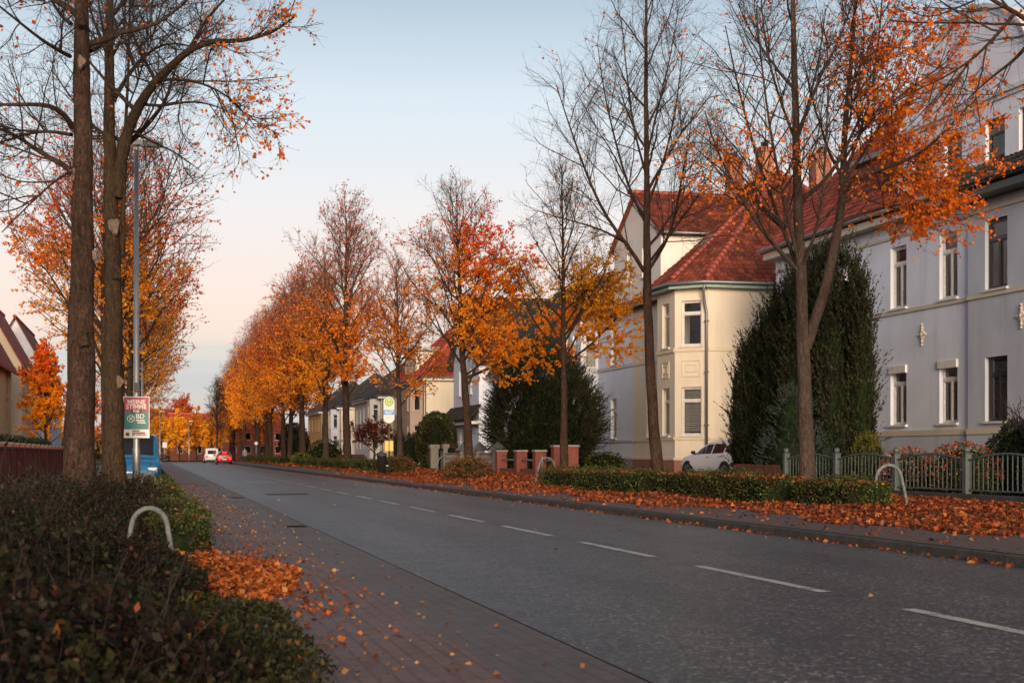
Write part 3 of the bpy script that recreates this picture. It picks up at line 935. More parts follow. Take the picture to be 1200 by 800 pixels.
def verge_z(X, Y):
    return .125 + .10 * np.clip((X - 11.7) / 1.6, 0, 1) + .035 * np.sin(X * 2.3 + Y * .7) * np.clip((X - 11.7) / .6, 0, 1) + .02 * np.sin(Y * 1.9) * np.clip((X - 11.7) / .6, 0, 1)
sheet('verge', 11.7, 16.9, -10, 200, 0, 'leaf_mould', 20, 500, verge_z)
sheet('front_gardens', 16.9, 60, -10, 200, .2, 'lawn')
sheet('driveway', 16.4, 24.4, 50.5, 58.5, .262, 'pavers_grey')
# markings
mk = MB()
for i in range(42):
    y = 7.16 + 4.47 * i
    mk.poly([(5.79, y, .004), (5.92, y, .004), (5.92, y + 3.05, .004), (5.79, y + 3.05, .004)])
for y in (60.5, 63.5):
    mk.poly([(4.0, y, .004), (5.3, y, .004), (5.3, y + .8, .004), (4.0, y + .8, .004)])
tag(mk.build('road_markings', M['road_paint']), kind='structure')
pt = MB()
pt.poly([(3.4, 42.6, .003), (4.7, 42.9, .003), (4.7, 44.4, .003), (3.4, 44.1, .003)])
tag(pt.build('road_patches', M['asphalt_patch']), kind='structure')
for i, y in enumerate((24.0, 40.0)):
    g = MB(); g.box((2.22, y, .002), (2.56, y + .42, .012))
    for q in range(6): g.box((2.25, y + .04 + q * .06, .0125), (2.53, y + .065 + q * .06, .018))
    tag(g.build('drain_grate', M['cast_iron']), ['iron drain grate in the gutter paving, nearer of the two', 'iron drain grate in the gutter paving, farther of the two'][i], 'drain', 'drain grates along the left gutter')
# ================================================================ house with the curved gable (nearest, right)
XA = 24.5
rg = random.Random(5)
HA = empty('house', 'pale grey plaster house with tall curved gable behind the scrolled iron fence', 'house')
fa = Side((XA, 53.0), (XA, 38.9)); fg = Side((XA - .12, 38.9), (XA - .12, 20.0))
rows = [(2.2, 4.12), (6.14, 8.22)]
usA = [fa.u_of((XA, s)) for s in (43.3, 40.2, 46.6, 50.0)]
opsA = storey_ops(fa, usA, 1.05, rows)
usG = [fg.u_of((XA, s)) for s in (37.4, 34.6, 31.6, 28.4, 25.2, 22.2)]
opsG = storey_ops(fg, usG, 1.15, rows)
mb = MB(); wall_panel(mb, fa, .1, 9.4, opsA)
end = Side((37, 53), (XA, 53)); wall_panel(mb, end, .1, 9.4, [])
mb.poly([end.p(0, 9.4), end.p(end.len, 9.4), end.p(end.len / 2, 9.4 + end.len / 2 - .2)])
near = Side((XA - .12, 20), (37, 20)); wall_panel(mb, near, .1, 9.4, []); mb.poly([near.p(0, 9.4), near.p(near.len, 9.4), near.p(near.len / 2, 9.4 + near.len / 2 - .2)])
bk = Side((37, 20), (37, 53)); wall_panel(mb, bk, .1, 9.4, [])
mb.build('wall', M['wall_white'], HA)
mb = MB(); wall_panel(mb, fg, .1, 9.4, opsG)
mb.poly([fg.p(0, .1), fg.p(0, 9.4), fg.p(0, 9.4, -.12), fg.p(0, .1, -.12)])
tag(mb.build('risalit_wall', M['wall_grey'], HA), 'darker grey half of the facade')
for i, o in enumerate(opsA): window(HA, fa, o, 'frame_white', 'frame_white', rg, 2, ['drape', 'net', 'net', 'drape', 'net', 'dark', 'net', 'dark'][i], shutter=(o[2] < 3))
for i, o in enumerate(opsG): window(HA, fg, o, 'frame_dark', 'sill', rg, 2, 'blind' if o[2] < 3 else 'dark')
tr = MB()
for sd, e in ((fa, 0), (fg, 0)):
    sd.box(tr, .0, sd.len, 5.93, 6.06, .003, .05)
    sd.box(tr, 0, sd.len, 8.5, 8.6, .003, .05)
    sd.box(tr, 0, sd.len, 1.82, 2.0, .003, .07)
tr.build('string_course', M['stone_trim'], HA)
pl_ = MB(); fa.box(pl_, 0, fa.len, .1, 1.8, .003, .045); fg.box(pl_, 0.003, fg.len, .1, 1.8, .003, .045)
pl_.build('plinth', M['wall_grey'], HA)
for s in (41.75, 36.1):   # stucco rosettes
    sd = fa if s > 38.9 else fg
    u = sd.u_of((XA, s)); z = 5.12 if s > 38.9 else 5.2
    r = MB()
    for a in range(4):
        dx, dz = ((1, 0), (0, 1), (-1, 0), (0, -1))[a]
        L = .36 if dz else .24
        for q, rr in ((.3, .085), (.62, .065), (.92, .04)):
            c = sd.p(u + dx * L * q, z + dz * L * q, .03); r.sphere(c, (.04, rr, rr), 8, 6)
    for a in range(4):
        c = sd.p(u + .12 * math.cos(.785 + a * 1.571), z + .12 * math.sin(.785 + a * 1.571), .03); r.sphere(c, (.03, .045, .045), 8, 6)
    r.sphere(sd.p(u, z, .03), (.07, .09, .09), 8, 6)
    r.build('rosette', M['stone_trim'], HA, True)
# curved gable
GC = 39.0; Gd = Side((XA - .02, GC + 4.3), (XA - .02, GC - 4.3))
gw = [(Gd.u_of((XA, s)) - .5, Gd.u_of((XA, s)) + .5, 9.85, 11.25) for s in (41.9, 39.9, 37.6, 35.9)]
prof = [(4.3, 11.35), (4.22, 11.8), (3.95, 12.15), (3.5, 12.5), (3.1, 13.0), (2.75, 13.6), (2.3, 14.05), (1.7, 14.4), (1.0, 14.68), (.4, 14.8), (0, 14.83)]
full = [(4.3 - a, z) for a, z in prof] + [(4.3 + a, z) for a, z in prof[-2::-1]]
mb = MB()
wall_panel(mb, Gd, 9.0, 11.35, gw)
for (u0_, z0_), (u1_, z1_) in zip(full[:-1], full[1:]):
    mb.poly([Gd.p(u0_, 11.35), Gd.p(u1_, 11.35), Gd.p(u1_, z1_), Gd.p(u0_, z0_)])
    mb.poly([Gd.p(u1_, 11.35, -.4), Gd.p(u0_, 11.35, -.4), Gd.p(u0_, z0_, -.4), Gd.p(u1_, z1_, -.4)])
for u in (0, Gd.len): mb.poly([Gd.p(u, 9.0), Gd.p(u, 11.35), Gd.p(u, 11.35, -.4), Gd.p(u, 9.0, -.4)])
for sgn in (1, -1):   # cheeks running back to the roof
    y = GC + sgn * 4.28
    mb.poly([(XA + .3, y, 9.0), (XA + 3.5, y, 9.0), (XA + 3.5, y, 12.2), (XA + .3, y, 11.35)])
mb.build('gable_wall', M['wall_white'], HA)
cp = MB()
for (u0_, z0_), (u1_, z1_) in zip(full[:-1], full[1:]):
    cp.hexa([Gd.p(u0_, z0_, .07), Gd.p(u1_, z1_, .07), Gd.p(u1_, z1_, -.45), Gd.p(u0_, z0_, -.45)],
            [Gd.p(u0_, z0_ + .13, .07), Gd.p(u1_, z1_ + .13, .07), Gd.p(u1_, z1_ + .13, -.45), Gd.p(u0_, z0_ + .13, -.45)])
Gd.box(cp, .28, Gd.len - .28, 11.86, 12.0, .003, .12); Gd.box(cp, .34, Gd.len - .34, 11.74, 11.857, .003, .06)
cp.build('gable_coping', M['cool_trim'], HA)
for o in gw: window(HA, Gd, o, 'frame_dark', 'slate', rg, 2, 'dark')
# roof
mb = MB(); xr = 30.75; zr = 9.45 + (xr - XA + .5) * .98
roof_plane(mb, [(XA - .55, 53.35, 9.4), (XA - .55, 39.0, 9.4), (xr, 39.0, zr), (xr, 53.35, zr)])
roof_plane(mb, [(XA - .55, 39.0, 9.4), (XA - .55, 19.6, 9.4), (xr, 19.6, zr), (xr, 39.0, zr)])
roof_plane(mb, [(37.6, 19.6, 9.4), (37.6, 53.35, 9.4), (xr, 53.35, zr), (xr, 19.6, zr)])
roof_plane(mb, [(XA + .38, GC + 4.55, 11.1), (xr, GC + 4.55, 11.1), (xr, GC, 14.2), (XA + .38, GC, 14.2)])
roof_plane(mb, [(xr, GC - 4.55, 11.1), (XA + .38, GC - 4.55, 11.1), (XA + .38, GC, 14.2), (xr, GC, 14.2)])
rf = mb.build('roof', M['tiles_wine'], HA)
rd = MB(); ridge(rd, (xr, 19.6, zr), (xr, 53.35, zr)); rd.build('ridge_tiles', M['tiles_wine_ridge'], rf, True)
g = MB(); gutter(g, [(XA - .63, 53.3, 9.36), (XA - .63, 39.1, 9.36)]); g.build('gutter', M['zinc'], rf, True)
so = MB(); so.box((XA - .5, 39.0, 9.0), (XA - .004, 53.1, 9.24)); so.build('eaves', M['wall_beige'], HA)
# slate pent roof along the grey half
mb = MB(); roof_plane(mb, [(XA - .85, 38.85, 9.3), (XA - .85, 19.7, 9.3), (XA - .05, 19.7, 9.95), (XA - .05, 38.85, 9.95)], .2)
pr = mb.build('pent_roof', M['tiles_dark'], HA)
g = MB(); gutter(g, [(XA - .93, 38.9, 9.22), (XA - .93, 19.7, 9.22)], .09); g.box((XA - .8, 19.8, 8.86), (XA - .13, 38.8, 9.07)); g.build('gutter', M['black_paint'], pr)
# dormer
mb = MB(); dsd = Side((26.1, 49.2), (26.1, 46.4)); op = [(.45, 2.3, 10.55, 11.75)]
wall_panel(mb, dsd, 10.0, 12.1, op)
for y in (49.2, 46.4): mb.poly([(26.1, y, 10.0), (29.0, y, 10.0), (29.0, y, 12.1), (26.1, y, 12.1)])
dm = mb.build('dormer', M['tiles_wine_ridge'], HA)
w = window(HA, dsd, op[0], 'frame_white', 'frame_white', rg, 2, 'net')
mb = MB(); mb.box((25.8, 46.1, 12.103), (29.4, 49.5, 12.3)); mb.build('dormer_roof', M['zinc'], dm)
chimney(HA, 31.2, 30, 14.5, 17.2, .8, 1.3)

# ================================================================ cream and white semi-detached house
HB = empty('house', 'cream and white pair of houses with red hipped roof and corner bay', 'house')
rowsB = [(2.06, 4.26), (6.14, 8.2)]
pts_c = [(25, 71.9), (25, 63.7), (23.35, 63.7), (23.35, 61.36), (24.5, 60.2), (37.5, 60.2)]
pts_w = [(25, 85), (25, 83.3), (24.2, 82.5), (24.2, 78.8), (25, 78.0), (25, 71.9)]
def run(pts, mat, wname, openings, trimmat, pmat):
    mb = MB(); tr = MB(); pl = MB(); wins = []
    for i in range(len(pts) - 1):
        sd = Side(pts[i], pts[i + 1])
        ops = openings(i, sd)
        wall_panel(mb, sd, .1, 9.0, ops)
        wins += [(sd, o) for o in ops]
        if sd.len > .9:
            sd.box(tr, .02, sd.len - .02, 5.88, 6.06, .003, .055)
            sd.box(tr, .02, sd.len - .02, 1.86, 1.98, .003, .06)
            sd.box(tr, .02, sd.len - .02, .93, 1.04, .003, .05)
            sd.box(pl, .0, sd.len, .1, .927, .003, .03)
            if i in (2, 3) and mat == 'wall_cream':   # raised panels between the floors
                c = sd.len / 2
                for (e, d0, d1) in ((.46, .003, .03),):
                    for a, b, z0, z1 in ((c - e, c - e + .06, 4.72, 5.5), (c + e - .06, c + e, 4.72, 5.5), (c - e + .06, c + e - .06, 4.72, 4.78), (c - e + .06, c + e - .06, 5.44, 5.5)):
                        sd.box(tr, a, b, z0, z1, d0, d1)
                    for a, b, z0, z1 in ((c - .28, c - .24, 4.95, 5.3), (c + .24, c + .28, 4.95, 5.3), (c - .24, c + .24, 4.95, 4.99), (c - .24, c + .24, 5.26, 5.3)):
                        sd.box(tr, a, b, z0, z1, d0, d1)
    mb.build(wname, M[mat], HB); tr.build('string_course', M[trimmat], HB); pl.build('plinth', M[pmat], HB)
    return wins
def op_c(i, sd):
    if i == 0: us = [sd.u_of((25, 69.3)), sd.u_of((25, 66.2))]
    elif i == 2: us = [sd.len / 2]
    elif i == 3: us = [sd.len / 2]
    else: return []
    return storey_ops(sd, us, 1.0 if i != 2 else .95, rowsB)
def op_w(i, sd):
    if i == 4: us = [sd.u_of((25, 75.2))]
    elif i == 3: return storey_ops(sd, [sd.len / 2], .78, rowsB)
    elif i == 2: us = [sd.len * .3, sd.len * .7]
    else: return []
    return storey_ops(sd, us, 1.0, rowsB)
wc = run(pts_c, 'wall_cream', 'wall', op_c, 'stucco_trim', 'plinth_red')
ww = run(pts_w, 'wall_cool', 'white_wall', op_w, 'cool_trim', 'plinth_grey')
for sd, o in wc: window(HB, sd, o, 'frame_white', 'frame_white', rg, 2, 'blind' if (o[2] < 3) else rg.choice(['drape', 'dark']))
for sd, o in ww: window(HB, sd, o, 'frame_white', 'sill', rg, 2, rg.choice(['net', 'drape', 'dark']))
mb = MB()
for a, b in (((37.5, 60.2), (37.5, 85)), ((37.5, 85), (25, 85))):
    wall_panel(mb, Side(a, b), .1, 9.0, [])
mb.build('rear_wall', M['wall_beige'], HB)
mb = MB()
sdp = Side((25, 71.9), (25, 63.7))
for u in (sdp.u_of((25, 68)), sdp.u_of((25, 65.2))):
    sdp.box(mb, u - .35, u + .35, .35, .75, .03, .045)
mb.build('cellar_window', M['frame_dark'], HB)
E = 9.0
R0, R1 = (31, 66.7, 15.5), (31, 79, 15.5)
mb = MB()
ring = [(24.6, 85.5, E), (24.6, 64.1, E), (22.95, 64.1, E), (22.95, 61.12, E), (24.15, 59.75, E), (37.9, 59.75, E), (37.9, 85.5, E)]
roof_plane(mb, [ring[0], ring[1], R0, R1])
for i in (1, 2, 3, 4): roof_plane(mb, [ring[i], ring[i + 1], R0])
roof_plane(mb, [ring[5], ring[6], R1, R0]); roof_plane(mb, [ring[6], ring[0], R1])
rf = mb.build('roof', M['tiles_red'], HB)
rd = MB(); ridge(rd, R0, R1, .15)
for i in (3, 4, 5): ridge(rd, tuple(np.array(ring[i]) * .97 + np.array(R0) * .03), R0, .13)
rd.build('ridge_tiles', M['tiles_red_ridge'], rf, True)
g = MB(); gutter(g, [(p[0] - .05, p[1] - .05, p[2] - .06) for p in ring[1:6]], .085); gutter(g, [(24.52, 85.5, 8.94), (24.52, 64.1, 8.94)]); g.build('gutter', M['zinc'], rf, True)
so = MB()
for i, z0 in ((2, 8.6), (3, 8.6), (4, 8.6)):
    a, b = ring[i], ring[i + 1]
    sd = Side(a[:2], b[:2]); sd.box(so, .0, sd.len, 8.72, 8.84, -.42, -.03)
so.build('eaves', M['copper_green'], HB)
dp = MB(); c = Vector((24.42, 60.05, 0)); dp.tube([(24.2, 59.75, 8.85), (24.15, 59.9, 8.6), (24.32, 60.12, 8.0), (24.4, 60.1, 7.6), (24.4, 60.1, .2)], .06, 10)
for z in (2.5, 4.9, 7.2): dp.box((24.31, 60.01, z), (24.49, 60.19, z + .05))
dp.build('downpipe', M['zinc'], HB, True)
# cross gable
G0, G1, GZ, GA = 67.6, 75.0, 12.6, 14.9
mb = MB(); gf = Side((24.97, G1), (24.97, G0)); gm = (G0 + G1) / 2
opg = [(2.2, 2.9, 10.4, 12.0), (4.6, 5.3, 10.4, 12.0)]
wall_panel(mb, gf, 9.0, GZ, opg); mb.poly([gf.p(0, GZ), gf.p(gf.len, GZ), gf.p(gf.len / 2, GA)])
mb.poly([(24.97, G0, 9.0), (31, G0, 9.0), (31, G0, GZ), (24.97, G0, GZ)]); mb.poly([(31, G1, 9.0), (24.97, G1, 9.0), (24.97, G1, GZ), (31, G1, GZ)])
gb = mb.build('gable_wall', M['wall_pale'], HB)
for o in opg: window(HB, gf, o, 'frame_white', 'sill', rg, 1, 'dark')
mb = MB()
roof_plane(mb, [(24.78, G0 - .4, GZ - .2), (31.5, G0 - .4, GZ - .2), (31.5, gm, GA + .12), (24.78, gm, GA + .12)][::1])
roof_plane(mb, [(31.5, G1 + .4, GZ - .2), (24.78, G1 + .4, GZ - .2), (24.78, gm, GA + .12), (31.5, gm, GA + .12)])
r2 = mb.build('gable_roof', M['tiles_red'], HB)
rd = MB(); ridge(rd, (24.5, gm, GA + .14), (31.5, gm, GA + .14)); rd.build('ridge_tiles', M['tiles_red_ridge'], r2, True)
g = MB(); gutter(g, [(24.55, G0 - .47, GZ - .28), (30.5, G0 - .47, GZ - .28)]); g.build('gutter', M['zinc'], r2, True)
sk = MB(); a = np.array([27.3, 62.3, 11.7])
chimney(HB, 30.75, 61.6, 11.5, 15.1, .8, .8)
chimney(HB, 30.5, 67.3, 14.6, 16.6, .7, .8)
chimney(HB, 30.6, 71.5, 14.2, 16.9, .75, .75)
chimney(HB, 30.2, 78.2, 14.0, 16.3, .8, .8)
# skylight lying on the front of the hipped roof
mb = MB()
n_ = (Vector(ring[3]) - Vector(R0)).cross(Vector(ring[2]) - Vector(R0)).normalized(); n_ = n_ if n_.z > 0 else -n_
ctr = (Vector(ring[2]) + Vector(ring[3])) / 2 * .62 + Vector(R0) * .38
uu = (Vector(ring[3]) - Vector(ring[2])).normalized(); vv = n_.cross(uu)
q = [ctr + n_ * .07 + uu * a * .38 + vv * b * .5 for a, b in ((-1, -1), (1, -1), (1, 1), (-1, 1))]
mb.hexa([tuple(p - n_ * .12) for p in q], [tuple(p) for p in q]); mb.build('skylight', M['zinc'], rf)

# ================================================================ dark-roofed white house with flared gable
HD = block_house('house', 'white house with steep dark tiled roof behind the big round yew', 25.6, 36, 89, 106.75, 7.5, 'wall_white', 'tiles_dark', [(1.7, 3.5), (4.9, 6.6)], [3, 7, 11, 15], 3, 1.15, ('gable', 'gable'))
gd = Side((24.6, 116.2), (24.6, 106.8)); sdn = Side((24.6, 106.8), (31, 106.8))
rd_ops = storey_ops(gd, [2.6, 4.7, 6.8], .8, [(5.9, 8.0)]) + storey_ops(gd, [3.0, 6.4], 1.0, [(1.6, 3.4)])
mb = MB(); wall_panel(mb, gd, .1, 8.6, rd_ops); wall_panel(mb, sdn, .1, 8.6, []); sf = Side((31, 116.2), (24.6, 116.2)); wall_panel(mb, sf, .1, 8.6, [])
mb.poly([gd.p(0, 8.6), gd.p(gd.len, 8.6), gd.p(gd.len / 2, 13.6)])
mb.build('gable_wall', M['wall_white'], HD)
for o in rd_ops: window(HD, gd, o, 'frame_white', 'sill', rg, 1)
mb = MB(); gm = (106.8 + 116.2) / 2
roof_plane(mb, [(24.1, 106.3, 8.2), (33, 106.3, 8.2), (33, gm, 13.8), (24.1, gm, 13.8)]); roof_plane(mb, [(33, 116.7, 8.2), (24.1, 116.7, 8.2), (24.1, gm, 13.8), (33, gm, 13.8)])
roof_plane(mb, [(23.6, 117.0, 3.9), (23.6, 106.0, 3.9), (24.58, 106.0, 5.0), (24.58, 117.0, 5.0)])
mb.build('gable_roof', M['tiles_dark'], HD)
mb = MB(); mb.box((23.8, 106.3, 3.5), (24.58, 116.8, 3.72)); mb.build('porch_beam', M['frame_white'], HD)
mb = MB(); mb.box((27.3, 91.0, 8.6), (29.6, 92.6, 10.3)); dmm = mb.build('dormer', M['wall_white'], HD)
ws = Side((27.28, 92.4), (27.28, 91.2)); window(HD, ws, (.1, 1.1, 9.0, 10.1), 'frame_white', None, rg, 1, 'dark')

# ================================================================ the row beyond, right side
TILED[0] = True
HE = block_house('house', 'cream house with bright red hipped roof behind the clipped round bush', 25, 37, 131.4, 149, 8.45, 'wall_rose', 'tiles_bright', [(1.9, 3.9), (5.3, 7.3)], [1.8, 4.6, 8.8, 11.6], 4, 1.0, ('hip', 'hip'), band=(4.7,), sidemat='wall_cream', bay=2.6)
mb = MB(); mb.box((25.3, 137.5, 8.4), (30.5, 143.5, 11.3)); mb.build('dormer', M['wall_pale'], HE)
mb = MB(); mb.box((24.8, 137.0, 11.303), (30.9, 144, 11.65)); mb.build('dormer_roof', M['zinc'], HE)
chimney(HE, 30.5, 138, 13.5, 16, .8, .8)
TILED[0] = False
HF = block_house('house', 'yellow cream house with slate hipped roof behind the dark red maple', 25, 36.5, 156.8, 178, 7.7, 'wall_pale', 'tiles_dark', [(1.8, 3.7), (4.9, 6.7)], [2, 5, 8, 13], 6, .8, ('hip', 'hip'), band=(4.3,), sidemat='wall_yellow', bay=2.6)
HG = block_house('house', 'bluish white house with slate roof between the forked lime trees', 25, 36, 192.6, 199.8, 7.6, 'wall_cool', 'tiles_dark', [(1.8, 3.6), (4.7, 6.5)], [1.5], 7, .8, ('hip', 'hip'), band=(4.2,), sidemat='wall_cream', bay=2.4)
HH = block_house('house', 'orange plaster house half hidden far down the right side', 25, 36, 214, 232, 7.6, 'wall_orange', 'tiles_dark', [(1.8, 3.6), (4.7, 6.5)], [2, 6, 11, 15], 8, .8, ('hip', 'hip'), sidemat='wall_orange')

# ================================================================ left side and far end
block_house('house', 'yellowish house with red roof at the left edge of the view', -14, -9, 74, 101, 7.2, 'wall_yellow', 'tiles_bright', [(1.8, 3.7), (4.9, 6.7)], [4, 9, 14, 19, 24], 9, 1.8, ('gable', 'gable'), face=1)
block_house('house', 'white gabled house with red roof beyond the yellowish one on the left', -13.6, -8.6, 104, 118, 7.4, 'wall_cream', 'tiles_bright', [(1.8, 3.7), (4.9, 6.7)], [2, 6, 10, 13], 10, 1.8, ('gable', 'gable'), face=1)
block_house('house', 'farthest red roofed house on the left behind the maple', -13, -8.0, 121, 140, 7.6, 'wall_white', 'tiles_red', [(1.8, 3.7), (4.9, 6.7)], [3, 8, 13, 16], 11, 1.8, ('gable', 'gable'), face=1)
def end_house(label, x0, x1, y0, y1, h, top, wall, roof, seed):
    H = empty('house', label, 'house')
    mb = MB(); sd = Side((x0, y0), (x1, y0)); n = int((x1 - x0) / 2.4)
    ops = storey_ops(sd, [(i + .5) * sd.len / n for i in range(n)], 1.0, [(1.2, 2.6), (3.6, 4.9)])
    wall_panel(mb, sd, -.02, h, ops)
    for a, b in (((x1, y0), (x1, y1)), ((x1, y1), (x0, y1)), ((x0, y1), (x0, y0))): wall_panel(mb, Side(a, b), -.02, h, [])
    for x in (x0, x1): mb.poly([(x, y0, h), (x, y1, h), (x, (y0 + y1) / 2, top - .1)])
    mb.build('wall', M[wall], H)
    for o in ops: window(H, sd, o, 'frame_white', None, random.Random(seed), 0, 'dark')
    mb = MB(); ym = (y0 + y1) / 2
    roof_plane(mb, [(x0 - .4, y0 - .4, h - .2), (x1 + .4, y0 - .4, h - .2), (x1 + .4, ym, top), (x0 - .4, ym, top)])
    roof_plane(mb, [(x1 + .4, y1 + .4, h - .2), (x0 - .4, y1 + .4, h - .2), (x0 - .4, ym, top), (x1 + .4, ym, top)])
    rf = mb.build('roof', M[roof], H); rd = MB(); ridge(rd, (x0 - .4, ym, top), (x1 + .4, ym, top)); rd.build('ridge_tiles', M[roof + '_ridge'], rf, True)
    return H
end_house('brick house with red roof at the far end of the street behind golden trees', 3.6, 10.2, 258, 267, 4.9, 8.4, 'brick', 'tiles_bright', 1)
end_house('distant house with rust red roof left of the street end', -6, 3.2, 268, 278, 5.4, 9.4, 'brick_dark', 'tiles_red', 2)
end_house('dark brick building behind the bare tree at the street end', 10.8, 24, 262, 272, 5.2, 8.6, 'brick_dark', 'tiles_red', 3)
# ================================================================ street trees traced from the photo
def trace(base, z, pts):
    return [tuple(px(p[0], p[1], z + (p[2] if len(p) > 2 else 0)) - base) for p in pts]
def q_of(P): return P[:, 0] * CT - P[:, 1] * ST
ROW_R = 'lime trees along the right pavement'; ROW_L = 'lime trees along the left planting bed'

# T1: forked tree by the fence
b = np.array([13.8, 28.2, .16]); z = .969 * 28.2 + .247 * 13.8
T = lambda *p: trace(b, z, p)
stems = [([(0, 0, -.1)] + T((946, 560), (944, 480), (941, 400), (939, 330), (935, 240), (933, 160), (931, 80), (929, 0), (927, -70), (925, -140)), .19, .02),
         (T((944, 408), (952, 385), (965, 345), (976, 300), (985, 250, .3), (988, 215, .6), (990, 150, 1.0), (998, 70, 1.2), (1003, 0, 1.3), (1006, -60, 1.5)), .13, .016)]
limbs = [(T((936, 318), (905, 285, -.3), (880, 252, -.6), (858, 210, -.8), (838, 175, -1.2), (826, 130, -1.5)), 0.054, .012),
         (T((936, 316), (915, 262, .5), (897, 215, .8), (877, 150, 1.2), (862, 90, 1.4), (850, 30, 1.7)), 0.050, .012),
         (T((937, 312), (920, 240, -.6), (905, 170, -1.0), (894, 90, -1.3), (886, 10, -1.7)), 0.043, .012),
         (T((938, 316), (955, 280, -.5), (965, 225, -.9), (968, 160, -1.2), (972, 90, -1.5)), 0.040, .012),
         (T((934, 170), (915, 120, .4), (900, 70, .6), (893, 20, .9), (890, -40, 1.1)), 0.036, .01),
         (T((933, 170), (948, 120, -.3), (960, 70, -.5), (968, 10, -.7)), 0.036, .01),
         (T((986, 228, .5), (1010, 205, .1), (1045, 195, -.4), (1085, 178, -.9), (1120, 140, -1.4), (1150, 110, -1.7)), 0.054, .012),
         (T((988, 215, .6), (1015, 175, .9), (1035, 140, 1.4), (1055, 95, 1.8), (1072, 50, 2.2)), 0.043, .012),
         (T((988, 210, .6), (1005, 165, .2), (1022, 110, -.2), (1030, 50, -.6), (1035, -20, -1)), 0.040, .012),
         (T((988, 190, .7), (1012, 150, .4), (1045, 118, 0), (1080, 95, -.5), (1112, 70, -1)), 0.032, .01), (T((992, 130, 1.0), (1015, 95, 1.5), (1048, 55, 2.0), (1085, 25, 2.4)), 0.029, .01),
         (T((986, 240, .5), (1020, 222, .9), (1060, 212, 1.3), (1100, 200, 1.6), (1135, 185, 1.9)), 0.032, .01),
         (T((984, 262, .4), (1010, 250, 1.0), (1050, 240, 1.6), (1090, 236, 2.2), (1128, 228, 2.6)), 0.036, .01)]
def pr1(P):
    q = q_of(P); zz = P[:, 2]
    right = np.clip((q - .3) / 2.0, 0, 1)
    low = np.exp(-((zz - 7.0) / 2.4) ** 2)
    return .05 + right * (.55 + .8 * low) + .55 * np.exp(-((zz - 6.6) / 1.0) ** 2) * (q < -.4)
d1 = tree_meshes(11, stems, limbs, 14, 6.5, 3.2, (.5, 1.0), n2=9, n3=6, n4=3, twig=.0034, thin=.7, leaves=16000, leaf=.076, prob=pr1, clump=.8)
plant_tree('lime_tree', tuple(b), d1, (M['bark_grey'], M['twig_dark'], M['leaf_red']), 'lime tree with a trunk forking at head height, beside the metal hoop', ROW_R)

# T2: tall bare tree in front of the cream house
b = np.array([13.8, 37.6, .18]); z = .969 * 37.6 + .247 * 13.8
stems = [([(0, 0, -.1)] + T((771, 556), (766, 500), (762, 430), (759, 360), (758, 290), (758, 200), (757, 120), (757, 40), (758, -40), (757, -100)), .18, .012)]
limbs = [(T((755, 318), (738, 288, -.3), (718, 268, -.5), (700, 235, -.8), (684, 195, -1.2), (668, 150, -1.5), (652, 100, -1.8)), 0.061, .012),
         (T((737, 287, -.3), (712, 272, .2), (690, 264, .5), (660, 256, .9), (625, 246, 1.2)), 0.036, .01),
         (T((761, 315), (778, 290, .3), (790, 262, .7), (796, 225, 1.1), (805, 180, 1.5), (812, 130, 1.8)), 0.050, .012),
         (T((762, 306), (785, 275, -.5), (815, 235, -1.0), (838, 195, -1.5), (850, 150, -1.8)), 0.040, .01),
         (T((757, 262), (738, 225, .5), (722, 170, .9), (708, 110, 1.3), (700, 50, 1.6)), 0.043, .01),
         (T((759, 240), (778, 190, -.5), (792, 130, -.9), (800, 60, -1.3)), 0.043, .01),
         (T((757, 205), (742, 150, -.5), (735, 90, -.9), (728, 20, -1.2)), 0.036, .01),
         (T((759, 180), (770, 130, .6), (785, 70, 1.0), (795, 10, 1.3)), 0.036, .01)]
d2 = tree_meshes(12, stems, limbs, 17, 6.8, 3.0, (.55, .95), n2=9, n3=6, n4=3, twig=.0038, thin=.65, leaves=420, leaf=.09)
plant_tree('lime_tree', tuple(b), d2, (M['bark_brown'], M['twig_dark'], M['leaf_flame']), 'nearly bare lime tree with leaning trunk in front of the cream bay', ROW_R)

# T3: slim young tree
b = np.array([13.8, 46.9, .18]); z = .969 * 46.9 + .247 * 13.8
stems = [([(0, 0, -.1)] + T((661, 545), (661, 450), (660, 380), (660, 310), (659, 250), (658, 195)), .155, .012)]
limbs = [(T((657, 412), (640, 396, -.3), (624, 374, -.6), (612, 345, -.9), (605, 318, -1.1)), .05, .008),
         (T((663, 425), (685, 410, .3), (705, 392, .7), (722, 372, 1), (738, 350, 1.2)), .05, .008),
         (T((662, 400), (680, 370, -.6), (695, 335, -1.), (704, 300, -1.4)), .045, .008)]
pr3 = lambda P: np.clip((8.2 - P[:, 2]) / 3.2, .03, 1) * (.35 + np.clip(q_of(P) + .6, 0, 2.2))
d3 = tree_meshes(13, stems, limbs, 26, 4.3, 3.1, (.45, .95), n2=8, n3=6, n4=3, twig=.0042, thin=.65, leaves=11000, leaf=.085, prob=pr3)
plant_tree('lime_tree', tuple(b), d3, (M['bark_brown'], M['twig'], M['leaf_yellow']), 'slim young lime tree with golden lower leaves, standing before the round yew', ROW_R)

